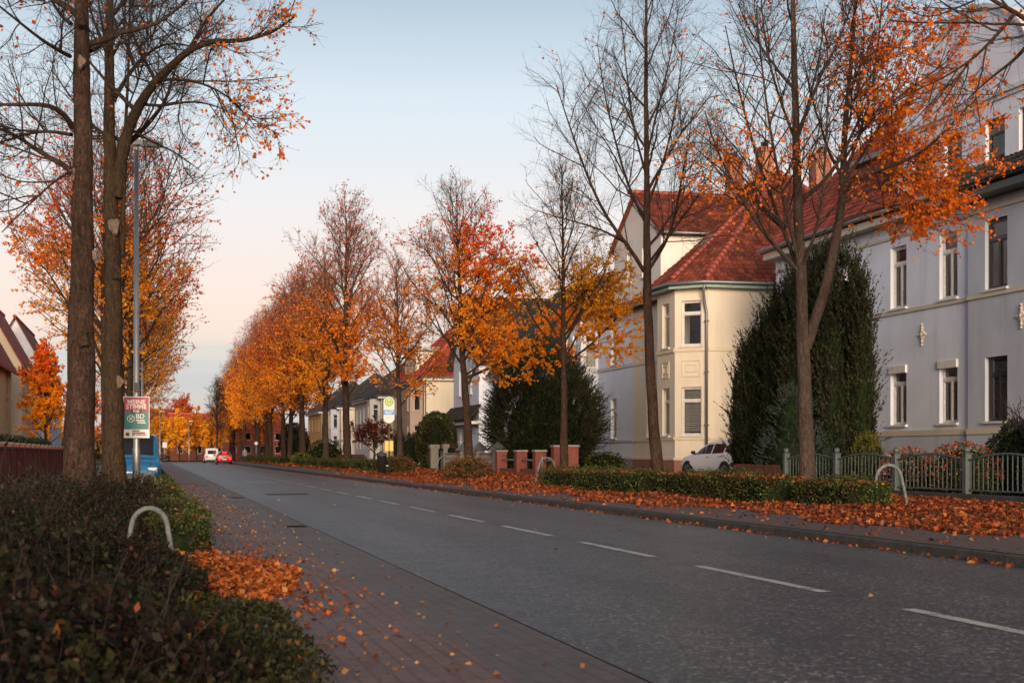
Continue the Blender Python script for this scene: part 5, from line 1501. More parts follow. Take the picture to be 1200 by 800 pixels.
# taller dark rose at the left edge
for i, (x, y, h, lab) in enumerate([(-1.75, 11.8, 1.15, 'tall dark twiggy rose bush at the left edge in front of the brick wall'), (-.95, 19.6, .95, 'dark twiggy bush clinging to the foot of the nearest lime trunk')]):
    o = empty('rose_bush', lab, 'bush', (x, y, .04))
    nst = 26; a = R.uniform(0, 6.28, nst); D = np.stack([np.cos(a) * .35, np.sin(a) * .35, np.ones(nst)], 1)
    W = march(np.zeros((nst, 3)), D, h * R.uniform(.6, 1.1, nst), 7, .16, .02, R)
    idx, t_, p_, d_ = spawn(W, np.full(nst, 7), .3, 1, .5, 1.1, R); W2 = march(p_, d_, R.uniform(.12, .35, len(p_)), 4, .15, .05, R)
    link('stems', np_mesh('stems', *cat([tubes(W, np.linspace(.007, .003, 8)[None] * np.ones((nst, 1)), 5), tubes(W2, np.full((len(W2), 5), .0025), 3)])), M['twig_dark'], o)
    idx = np.repeat(np.arange(len(W2)), 14); pos, tan = along(W2, idx, R.uniform(.1, 1, len(idx)))
    link('foliage', np_mesh('foliage', *leaf_quads(pos, tan * .4 + R.normal(size=pos.shape), .045 * R.uniform(.6, 1.2, len(pos)), R, .65)), M['leaf_dusky'], o)

# ================================================================ fallen leaves
def litter(n, xf, yf, zf, size, wid=.8, flat=.25):
    X, Y = xf(n), yf(n)
    A = R.normal(size=(len(X), 3)); A[:, 2] = np.abs(A[:, 2]) * flat
    return leaf_quads(np.stack([X, Y, zf(X, Y)], 1), A, size * R.uniform(.6, 1.3, len(X)), R, wid, .3)
L = []
near = lambda lo, hi, p: (lambda n: lo + (hi - lo) * R.uniform(0, 1, n) ** p)
zt = lambda X, Y: verge_z(X, Y) + R.uniform(.0, .05, len(X))
L.append(litter(34000, near(11.9, 16.6, .9), near(17, 44, 1.0), zt, .072))
L.append(litter(17000, near(11.8, 16.6, 1.0), near(44, 85, 1.2), zt, .12))
L.append(litter(9000, near(11.8, 16.6, 1.0), near(85, 190, 1.3), zt, .22))
# drift edge spilling over the pavement
edge = lambda Y: 10.6 + .55 * np.sin(Y * .55) + .3 * np.sin(Y * 1.7) + np.clip((30 - Y) / 16, 0, .9)
Yd = R.uniform(17, 80, 11000); Xd = edge(Yd) + np.abs(R.normal(0, .55, len(Yd))); kk = Xd < 12.2
Yd, Xd = Yd[kk], Xd[kk]
L.append(litter(len(Yd), lambda n: Xd, lambda n: Yd, lambda X, Y: np.where(X < 11.7, .125, verge_z(X, Y)) + R.uniform(0, .012, len(X)), .088))
L.append(litter(900, near(9.4, 11.6, .8), near(12, 60, 1.2), lambda X, Y: .124 + X * 0, .075))
L.append(litter(700, lambda n: XK - .02 - np.abs(R.normal(0, .10, n)), near(12, 80, 1.1), lambda X, Y: .008 + X * 0, .07))
tag(link('leaves', np_mesh('leaves', *cat(L)), M['leaf_fallen']), 'orange fallen leaves heaped along the right verge', 'leaves', kind='stuff')
L = []
r_, a_ = R.uniform(0, 1, 5200) ** .6, R.uniform(0, 6.283, 5200)
rm = 1 + .16 * np.sin(a_ * 3 + 1) + .1 * np.sin(a_ * 7)
Xp, Yp = .80 + .55 * r_ * rm * np.cos(a_), 14.3 + 2.7 * r_ * rm * np.sin(a_)
hp = .12 * (1 - r_) ** .7 * (1 + .3 * np.sin(Xp * 13) * np.sin(Yp * 3)) * R.uniform(.6, 1, 5200)
L.append(litter(5200, lambda n: Xp, lambda n: Yp, lambda X, Y: .02 + hp, .06, flat=.5))
Xq, Yq = .95 + np.abs(R.normal(0, .35, 420)), 14.2 + R.normal(0, 2.6, 420)
L.append(litter(420, lambda n: Xq, lambda n: Yq, lambda X, Y: .014 + R.uniform(0, .015, len(X)), .05))
L.append(litter(1500, near(-.4, .75, .6), near(16, 48, 1.3), lambda X, Y: .1 + R.uniform(0, .04, len(X)), .075))
tag(link('leaves', np_mesh('leaves', *cat(L)), M['leaf_heap']), 'heap of orange leaves beside the box hedge on the left', 'leaves', kind='stuff')
L = []
Xs = lambda n: .8 + 1.9 * R.beta(1.2, 2.4, n)
L.append(litter(600, Xs, near(6.5, 22, 1.0), lambda X, Y: .012 + X * 0, .036)); L.append(litter(1100, Xs, near(22, 60, 1.2), lambda X, Y: .012 + X * 0, .05))
L.append(litter(40, near(2.6, 9.1, 1), near(8, 60, 1), lambda X, Y: .006 + X * 0, .06))
tag(link('leaves', np_mesh('leaves', *cat(L)), M['leaf_pale']), 'scattered dry leaves on the left brick pavement', 'leaves', kind='stuff')

# ================================================================ woods closing the gaps behind the houses
def woods(label, n, xf, yf, hmax, mat, size=.55):
    X, Y = xf(n), yf(n)
    hh = hmax * (.62 + .25 * np.sin(X * .13 + Y * .09) + .13 * np.sin(X * .41 - Y * .3))
    Z = hh * R.uniform(.02, 1, n) ** .8
    A = R.normal(size=(n, 3))
    return tag(link('woods', np_mesh('woods', *leaf_quads(np.stack([X, Y, Z], 1), A, size * R.uniform(.5, 1.4, n), R, .8)), M[mat]), label, 'woods', kind='stuff')
U = lambda a, b: (lambda n: R.uniform(a, b, n))
woods('brown garden woods behind the houses on the right', 30000, U(44, 58), U(60, 330), 9.5, 'leaf_rust')
woods('brown garden woods behind the houses on the left', 20000, U(-40, -26), U(40, 330), 9, 'leaf_rust')
woods('rusty woods far beyond the end of the street', 30000, U(-60, 90), U(330, 350), 9, 'leaf_brown', .9)
# ================================================================ fences and walls
FX = 17.0
posts = [36.1 - 2.98 * i for i in range(7)]
FG = 'scrolled fence panels'
frng = random.Random(3)
fence = empty('iron_fence', 'grey green iron fence with arched panels and ball-topped posts on a low wall', 'fence', (FX, 36.1, .2))
lw = MB(); lw.box((-.14, posts[-1] - 36.1 - .3, -.1), (.14, .3, .17)); lw.build('base_wall', M['kerb'], fence, bevel=.015)
for y in posts:
    y -= 36.1
    p = MB(); p.box((-.075, y - .075, .171), (.075, y + .075, 1.02)); p.box((-.09, y - .09, 1.02), (.09, y + .09, 1.05))
    po = p.build('post', M['fence_paint'], fence, bevel=.008)
    q = MB(); q.sphere((0, y, 1.115), .075, 14, 10); q.build('ball', M['fence_paint'], po, True)
for a, b in zip(posts[:-1], posts[1:]):
    a, b = a - 36.1 - .09, b - 36.1 + .09
    m = MB(); n = 16
    arch = lambda t: .90 + .13 * math.sin(math.pi * t)
    m.tube([(0, a + (b - a) * t / 20, arch(t / 20)) for t in range(21)], .024, 8)
    m.box((-.018, b, .24), (.018, a, .275))
    for i in range(1, n):
        t = i / n; y = a + (b - a) * t
        m.box((-.009, y - .009, .276), (.009, y + .009, arch(t) - .01))
    pn = m.build('panel', M['fence_paint'], fence)
    for i in (4, 7, 10) if True else ():
        y = a + (b - a) * (i + .5 - .5) / n
        s = MB(); zc = .60
        for sy in (1, -1):
            for sz in (1, -1):
                pts = []
                for k in range(13):
                    th = k / 12 * 4.4; r = .012 + .045 * (k / 12)
                    pts.append((-.012, y + sy * (.022 + r * math.cos(th) * .75), zc + sz * (.075 + r * math.sin(th) * 1.2)))
                s.tube(pts, .007, 5)
        s.sphere((-.012, y, zc), (.015, .02, .035), 8, 6); s.sphere((-.012, y, zc + .17), (.012, .014, .03), 8, 6); s.sphere((-.012, y, zc - .17), (.012, .014, .03), 8, 6)
        s.build('scroll', M['fence_paint'], pn, True)
plain('stain_wood', (.11, .035, .02), .7, vs=5, var=.3)
wf = empty('wooden_fence', 'low red brown board fence between the driveway and the iron fence', 'fence', (FX, 36.5, .2))
for i in range(26):
    m = MB(); y = .0 + i * .125; h = .72 + .015 * frng.uniform(-1, 1); m.box((-.012, y, 0), (.012, y + .11, h)); 
    m.build('board', M['stain_wood'], wf)
m = MB(); m.box((.014, 0, .15), (.05, 3.24, .23)); m.box((.014, 0, .52), (.05, 3.24, .6)); m.build('rail', M['stain_wood'], wf)

PX = 17.5
piers = [s_at(x, PX) for x in (587, 610, 632, 654, 669)]
bw = empty('brick_fence', 'red brick piers with a grey rail on a low brick wall', 'fence', (PX, piers[-1], .2))
for i, y in enumerate(piers):
    y -= piers[-1]; h = 1.12 if i < 3 else 1.32
    m = MB(); m.box((-.26, y - .26, -.1), (.26, y + .26, h)); p = m.build('pier', M['brick'], bw)
    m = MB(); m.hexa([(-.31, y - .31, h + .002), (.31, y - .31, h + .002), (.31, y + .31, h + .002), (-.31, y + .31, h + .002)], [(-.28, y - .28, h + .09), (.28, y - .28, h + .09), (.28, y + .28, h + .09), (-.28, y + .28, h + .09)])
    m.build('cap', M['block_grey'], p)
for a, b in zip(piers[:-1], piers[1:]):
    a, b = a - piers[-1] - .262, b - piers[-1] + .262
    if a - b < .5: continue
    m = MB(); m.box((-.12, b, -.1), (.12, a, .3)); m.build('low_wall', M['brick'], bw)
    m = MB(); m.tube([(0, b, .72), (0, a, .72)], .04, 8); m.build('rail', M['galvanised'], bw, True)
gw_ = empty('block_wall', 'grey pierced concrete block wall with pyramid capped piers', 'wall', (PX, 77, .2))
gy = [s_at(x, PX) - 77 for x in (583.5, 562, 543)]
for y in gy:
    m = MB(); m.box((-.24, y - .24, -.1), (.24, y + .24, 1.2)); p = m.build('pier', M['block_grey'], gw_)
    m = MB(); m.hexa([(-.42, y - .42, 1.202), (.42, y - .42, 1.202), (.42, y + .42, 1.202), (-.42, y + .42, 1.202)], [(-.02, y - .02, 1.68), (.02, y - .02, 1.68), (.02, y + .02, 1.68), (-.02, y + .02, 1.68)])
    m.build('cap', M['zinc'], p)
for a, b in list(zip(gy[:-1], gy[1:])) + [(gy[2], gy[2] + 5)]:
    a, b = a + .222, b - .222
    m = MB(); m.box((-.1, a, -.1), (.1, b, .5)); m.box((-.1, a, 1.0), (.1, b, 1.08))
    nn = int((b - a) / .4)
    for i in range(nn + 1):
        y = a + (b - a) * i / nn; m.box((-.08, max(a, y - .05), .5), (.08, min(b, y + .05), 1.0))
    m.box((-.07, a, .72), (.07, b, .78)); m.build('panel', M['block_grey'], gw_)
gt = empty('garden_gate', 'grey stone gate piers with a low metal gate left of the block wall', 'gate', (PX, 95, .2))
y0_, y1_ = s_at(516, PX) - 95, s_at(508.5, PX) - 95
for y, wd in ((y0_ - 1.5, .13), (y1_, .24)):
    m = MB(); m.box((-wd, y - wd, -.1), (wd, y + wd, 1.35)); m.box((-wd - .07, y - wd - .07, 1.352), (wd + .07, y + wd + .07, 1.6)); m.build('pier', M['block_grey'], gt)
m = MB()
for y in np.arange(y0_ - 1.3, y0_ - .05, .14): m.box((-.012, y, .1), (.012, y + .03, 1.15))
m.box((-.02, y0_ - 1.38, 1.15), (.02, y0_ - .02, 1.2)); m.box((-.02, y0_ - 1.38, .05), (.02, y0_ - .02, .1)); m.build('gate_leaf', M['fence_paint'], gt)
fb = empty('garden_fence', 'reddish garden fence beyond the maple with a white pergola beam', 'fence', (17.4, 118, .2))
m = MB()
for i in range(90): m.box((-.02, i * .4, 0), (.02, i * .4 + .34, .95))
m.build('boards', M['stain_wood'], fb)
m = MB(); m.box((1.0, 16, 2.2), (1.2, 26, 2.4)); m.box((1.0, 16, 0), (1.2, 16.2, 2.2)); m.box((1.0, 25.8, 0), (1.2, 26, 2.2)); m.build('pergola', M['frame_white'], fb)

lwall = empty('brick_wall', 'dark red brick garden wall with piers along the left footpath', 'wall', (-5.4, 60, 0))
m = MB(); m.box((-.12, -32, -.1), (.12, 34, 1.42)); m.build('wall_body', M['brick_dark'], lwall)
m = MB(); m.box((-.19, -32, 1.422), (.19, 34, 1.5)); m.build('coping', M['slate'], lwall)
for i in range(24):
    m = MB(); y = -31.8 + i * 2.8; m.box((-.2, y - .2, -.1), (.2, y + .2, 1.6)); p = m.build('pier', M['brick_dark'], lwall)
    m = MB(); m.box((-.25, y - .25, 1.602), (.25, y + .25, 1.68)); m.build('cap', M['slate'], p)
hh = hedge('dark garden hedge behind the left brick wall', -7.2, -5.9, 34, 92, .0, 1.95, None, 'leaf_yew', 90, .10)

# ================================================================ hoops
def hoop(label, x, y, h, w, rz, group, z=.1, r=.03):
    pts = []
    for k in range(-8, 9):
        a = k / 8 * math.pi / 2
        pts.append((math.sin(a) * w * .30, 0, h - w * .30 + math.cos(a) * w * .30))
    pts = [(-w / 2, 0, -.1)] + [(-w * .31, 0, h - w * .34)] + pts[1:-1] + [(w * .31, 0, h - w * .34)] + [(w / 2, 0, -.1)]
    m = MB(); m.tube([tuple(p) for p in resample(pts, 40)], r, 12)
    o = m.build('hoop', M['hoop_paint'], None, True)
    o.location = (x, y, z); o.rotation_euler = (0, 0, rz)
    return tag(o, label, 'hoop', group)
HG_ = 'metal tree protection hoops'
hoop('metal hoop standing in the leaves beside the forked tree', 14.0, 25.1, .88, .80, -.25, HG_, .14, .033)
hoop('near white hoop half sunk in the dark shrubs on the left', .0, 14.4, .71, .56, -.1, HG_, .0, .026)
hoop('far white hoop among the shrubs on the left, beside the blue van', -.02, 35.5, .76, .52, 0, HG_, .0, .032)
hoop('metal hoop at the foot of the slim young tree', 13.3, 47.3, .95, .9, 0, HG_, .15)
hoop('metal hoop behind the brown bush under the flame orange tree', 13.9, 68.0, .95, .9, 0, HG_, .15)
hoop('metal hoop behind the long hedge left of the bus stop', 13.9, 87, 1.0, .9, 0, HG_, .15)
for y, lab in ((66, 'short grey bollard in front of the brick piers'),):
    m = MB(); m.lathe([(.05, 0), (.05, .82), (.06, .84), (.06, .9), (.03, .93)], (0, 0, 0), 12)
    o = m.build('bollard', M['galvanised'], None, True); o.location = (s_at(635, 1) * 0 + 14.6, s_at(635.5, 14.6), .18); tag(o, lab, 'bollard')

# ================================================================ lamp posts
def lamp(label, x, y, H, r=.075, group='grey street lamps', head=True):
    o = empty('street_lamp', label, 'street lamp', (x, y, 0), 0, group)
    m = MB(); m.lathe([(r * 1.25, -.1), (r * 1.25, 1.3), (r * 1.2, 1.34), (r, 1.4), (r * .72, H)], (0, 0, 0), 14); m.build('pole', M['galvanised'], o, True)
    m = MB(); m.tube([(0, 0, H - .02), (0, 0, H + .17)], r * .6, 10); m.build('arm', M['galvanised'], o, True)
    m = MB()
    hx = [(-.06, -.10), (.58, -.12), (.64, -.07), (.64, .07), (.58, .12), (-.06, .10)]
    m.hexa([(a, b, H + .15) for a, b in hx], [(a * .97 + .02, b * .8, H + .26) for a, b in hx]); hd = m.build('lamp_head', M['zinc'], o, bevel=.01)
    m = MB(); m.box((.1, -.08, H + .135), (.56, .08, H + .1495)); m.build('diffuser', M['net'], hd)
    return o
l0 = lamp('grey street lamp carrying the election poster', -.312, 36.4, 8.7)
m = MB(); m.box((-.05, -.1, 2.75), (.06, -.07, 2.99)); m.build('sticker', M['slate'], l0)
lamp('second grey street lamp, just behind the first', -.37, 77, 8.0)
lamp('thin street lamp in front of the golden trees, left one of three', 1.3, 187, 6.4)
lamp('thin street lamp in front of the golden trees, middle one of three', 5.9, 224, 6.0)
lamp('thin street lamp in front of the golden trees, right one of three', 8.0, 250, 6.0)

# election poster
plain('poster_pink', (.34, .003, .055), .5, var=.04); plain('poster_teal', (.0, .15, .15), .5, var=.04); plain('poster_white', (.56, .57, .58), .5, var=.03); plain('poster_navy', (.012, .016, .045), .5, var=.05); plain('print_black', (.01, .01, .012), .5)
po = empty('election_poster', 'pink and teal election poster tied to the lamp post', 'poster', (-.312, 36.4 - .13, 2.13), -.03)
W2, H2 = .315, .51
m = MB(); m.box((-W2, -.012, -H2), (W2, .0, H2)); m.build('board', M['poster_white'], po)
m = MB(); m.box((-W2 + .02, -.0155, -H2 + .215), (W2 - .02, -.0125, H2 - .02)); m.build('border', M['poster_navy'], po)
m = MB(); m.box((-W2 + .035, -.019, .145), (W2 - .035, -.016, H2 - .035)); m.build('pink_field', M['poster_pink'], po)
m = MB(); m.box((-W2 + .035, -.019, -H2 + .23), (W2 - .035, -.016, .142)); m.build('teal_field', M['poster_teal'], po)
m = MB(); m.box((-.13, -.0225, .095), (.13, -.0195, .19)); m.build('band', M['print_black'], po)
P_ = lambda x, z: (x, -.0235, z)
text_mesh('MEINE', .155, M['poster_white'], po, (0, -.0205, .37), bold=.0035); text_mesh('STIMME', .145, M['poster_white'], po, (0, -.0205, .255), bold=.0035)
text_mesh('FÜR', .085, M['poster_white'], po, (0, -.0240, .142), bold=.003)
text_mesh('BD', .16, M['poster_white'], po, (.09, -.0205, .02), bold=.004)
m = MB()
m.box((-.01, -.0215, -.095), (.20, -.0195, -.06)); m.box((.03, -.0215, -.15), (.22, -.0195, -.118))
for i in range(24):
    a, b_ = i / 24 * 6.2832, (i + 1) / 24 * 6.2832
    for r0, r1 in ((.075, .09),):
        m.hexa([(-.13 + r0 * math.cos(a), -.0215, -.035 + r0 * math.sin(a)), (-.13 + r1 * math.cos(a), -.0215, -.035 + r1 * math.sin(a)), (-.13 + r1 * math.cos(b_), -.0215, -.035 + r1 * math.sin(b_)), (-.13 + r0 * math.cos(b_), -.0215, -.035 + r0 * math.sin(b_))],
               [(-.13 + r0 * math.cos(a), -.0195, -.035 + r0 * math.sin(a)), (-.13 + r1 * math.cos(a), -.0195, -.035 + r1 * math.sin(a)), (-.13 + r1 * math.cos(b_), -.0195, -.035 + r1 * math.sin(b_)), (-.13 + r0 * math.cos(b_), -.0195, -.035 + r0 * math.sin(b_))])
m.tube([(-.175, -.021, -.085), (-.085, -.021, .02)], .013, 6); m.tube([(-.172, -.021, .01), (-.09, -.021, -.08)], .013, 6)
m.build('ballot_cross', M['poster_white'], po)
m = MB()
for x0_, x1_, z in ((-.1, .08, -.335), (-.1, .21, -.385), (-.1, -.03, -.43)): m.box((x0_, -.0150, z - .016), (x1_, -.0125, z + .016))
m.box((-.25, -.0150, -.46), (-.17, -.0125, -.38)); m.build('small_print', M['print_black'], po)
m = MB(); m.box((.0, -.0150, -.446), (.24, -.0125, -.414)); m.build('slogan_line', M['poster_pink'], po)
m = MB(); m.tube([(-.09, .06, .42), (.0, .2, .42), (.09, .06, .42), (.0, .0, .42), (-.09, .06, .42)], .006, 6); m.build('cable_tie', M['print_black'], po)

# ================================================================ bus stop
plain('sign_green', (.05, .22, .05), .4, var=.03); plain('sign_yellow', (.36, .44, .02), .4, var=.03); plain('sign_blue', (.01, .19, .55), .4, var=.03); plain('sign_amber', (.75, .42, .05), .5, var=.04)
bx, by = 11.5, s_at(456, 11.5)
bs = empty('bus_stop_sign', 'bus stop sign with green H disc on a dark post', 'bus stop', (bx, by, .12), -.26)
m = MB(); m.lathe([(.045, -.1), (.045, 3.9)], (0, 0, 0), 12); m.build('post', M['post_green'], bs, True)
def capsule(w, z0, z1, y0, y1):
    pts = []
    for k in range(13): a = math.pi * k / 12; pts.append((w * math.cos(a), z1 - w + w * math.sin(a)))
    for k in range(13): a = math.pi + math.pi * k / 12; pts.append((w * math.cos(a), z0 + w + w * math.sin(a)))
    m = MB(); m.hexa([(x, y1, z) for x, z in pts], [(x, y0, z) for x, z in pts]); return m
capsule(.30, 2.58, 3.95, -.10, -.05).build('sign_rim', M['post_green'], bs)
sb = capsule(.265, 2.615, 3.915, -.107, -.102).build('sign_face', M['poster_white'], bs)
def disc(c, r, y0, y1, n=28): 
    m = MB(); m.hexa([(c[0] + r * math.cos(i / n * 6.2832), y1, c[1] + r * math.sin(i / n * 6.2832)) for i in range(n)], [(c[0] + r * math.cos(i / n * 6.2832), y0, c[1] + r * math.sin(i / n * 6.2832)) for i in range(n)]); return m
disc((0, 3.66), .215, -.112, -.108).build('disc_ring', M['sign_green'], sb); disc((0, 3.66), .175, -.117, -.113).build('disc', M['sign_yellow'], sb)
m = MB(); m.box((-.10, -.121, 3.56), (-.065, -.118, 3.76)); m.box((.065, -.121, 3.56), (.10, -.118, 3.76)); m.box((-.065, -.121, 3.645), (.065, -.118, 3.68)); m.build('letter_h', M['sign_green'], sb)
m = MB(); m.box((-.262, -.112, 3.02), (.262, -.108, 3.27)); m.build('blue_band', M['sign_blue'], sb)
m = MB()
for x0_, x1_, z in ((-.19, -.02, 3.18), (.03, .2, 3.2), (-.19, .12, 3.1)): m.box((x0_, -.116, z - .02), (x1_, -.113, z + .02))
m.build('stop_name', M['poster_white'], sb)
m = MB()
for x0_, x1_, z in ((-.15, .12, 2.92), (-.15, .16, 2.84)): m.box((x0_, -.112, z - .012), (x1_, -.109, z + .012))
m.build('line_print', M['zinc'], sb)
m = MB(); m.box((-.22, -.07, 1.22), (.22, -.045, 1.75)); tt = m.build('timetable_frame', M['post_green'], bs)
m = MB(); m.box((-.20, -.076, 1.24), (-.03, -.071, 1.73)); m.box((.03, -.076, 1.24), (.20, -.071, 1.73)); m.build('timetable', M['sign_amber'], tt)
bn = empty('litter_bin', 'black litter bin hung beside the bus stop post', 'bin', (bx - .36, by + .05, .3))
m = MB(); m.lathe([(.19, 0), (.24, .78), (.26, .8), (.26, .84)], (0, 0, 0), 18); m.build('bucket', M['black_paint'], bn, True)
m = MB(); m.lathe([(.27, .845), (.25, .93), (.10, 1.0), (.02, 1.01)], (0, 0, 0), 18); m.build('hood', M['slate'], bn, True)
m = MB(); m.box((.2, -.03, .3), (.33, .03, .36)); m.build('bracket', M['zinc'], bn)
# small round traffic sign far away by the trunks
sg = empty('traffic_sign', 'small white traffic sign on a pole among the far trunks', 'sign', (12.2, 170, .12))
m = MB(); m.lathe([(.03, 0), (.03, 2.6)], (0, 0, 0), 8); m.build('pole', M['galvanised'], sg, True)
m = disc((0, 2.3), .2, -.05, -.04); m.build('plate', M['poster_white'], sg)
sg2 = empty('traffic_sign', 'blue and white traffic sign left of the far lamps', 'sign', (2.0, 196, 0))
m = MB(); m.lathe([(.03, 0), (.03, 2.8)], (0, 0, 0), 8); m.build('pole', M['galvanised'], sg2, True)
m = MB(); m.box((-.3, -.05, 2.0), (.3, -.04, 2.75)); m.build('plate', M['poster_white'], sg2)
# two people far down the right pavement
plain('coat_red', (.30, .02, .02), .8); plain('skin', (.42, .24, .17), .6); plain('trousers', (.02, .022, .03), .85); plain('coat_grey', (.22, .22, .23), .85)
def person(label, x, y, coat, rz):
    o = empty('person', label, 'person', (x, y, .12), rz)
    bm = bmesh.new()
    J = {'p': (0, 0, .93), 'w': (0, 0, 1.12), 'c': (0, .01, 1.36), 'n': (0, 0, 1.5), 'h': (0, -.02, 1.66), 't': (0, -.01, 1.74),
         'hl': (.10, 0, .88), 'kl': (.11, -.10, .48), 'al': (.11, .02, .08), 'fl': (.11, -.13, .04), 'hr': (-.10, 0, .88), 'kr': (-.11, .02, .48), 'ar': (-.11, .20, .1), 'fr': (-.11, .08, .03),
         'sl': (.19, 0, 1.40), 'el': (.25, .06, 1.12), 'wl': (.24, -.08, .88), 'gl': (.24, -.12, .80), 'sr': (-.19, 0, 1.40), 'er': (-.25, .02, 1.12), 'wr': (-.24, -.06, .88), 'gr': (-.24, -.1, .80)}
    rr = {'p': .15, 'w': .14, 'c': .16, 'n': .06, 'h': .10, 't': .07, 'hl': .10, 'kl': .065, 'al': .045, 'fl': .04, 'hr': .10, 'kr': .065, 'ar': .045, 'fr': .04, 'sl': .075, 'el': .055, 'wl': .04, 'gl': .035, 'sr': .075, 'er': .055, 'wr': .04, 'gr': .035}
    ed = 'p-w w-c c-n n-h h-t p-hl hl-kl kl-al al-fl p-hr hr-kr kr-ar ar-fr c-sl sl-el el-wl wl-gl c-sr sr-er er-wr wr-gr'.split()
    ks = list(J); me = bpy.data.meshes.new('body'); me.from_pydata([J[k] for k in ks], [tuple(ks.index(q) for q in e.split('-')) for e in ed], [])
    body = link('body', me, None, o)
    for mn in (coat, 'trousers', 'skin'): me.materials.append(M[mn])
    sk = body.modifiers.new('skin', 'SKIN')
    for i, k in enumerate(ks): me.skin_vertices[0].data[i].radius = (rr[k], rr[k] * (.72 if k in 'pwc' else 1))
    me.skin_vertices[0].data[0].use_root = True
    body.modifiers.new('sub', 'SUBSURF').levels = 1
    bpy.context.view_layer.update()
    m2 = bpy.data.meshes.new_from_object(body.evaluated_get(bpy.context.evaluated_depsgraph_get()))
    body.modifiers.clear(); body.data = m2; m2.name = 'body'
    m2.materials.clear()
    for mn in (coat, 'trousers', 'skin'): m2.materials.append(M[mn])
    for p in m2.polygons:
        z = p.center.z
        p.material_index = 2 if z > 1.5 or (z < .86 and abs(p.center.x) > .19) else (1 if z < .86 else 0); p.use_smooth = True
    h = MB(); h.sphere((0, .01, 1.70), (.105, .115, .10), 12, 8); h.build('hair', M['twig_dark'], o, True)
    return o
person('pedestrian in a red jacket under the far right trees', 14.9, 166, 'coat_red', .4)
person('pedestrian in a grey coat farther along the far right pavement', 11.0, 172, 'coat_grey', -.2)

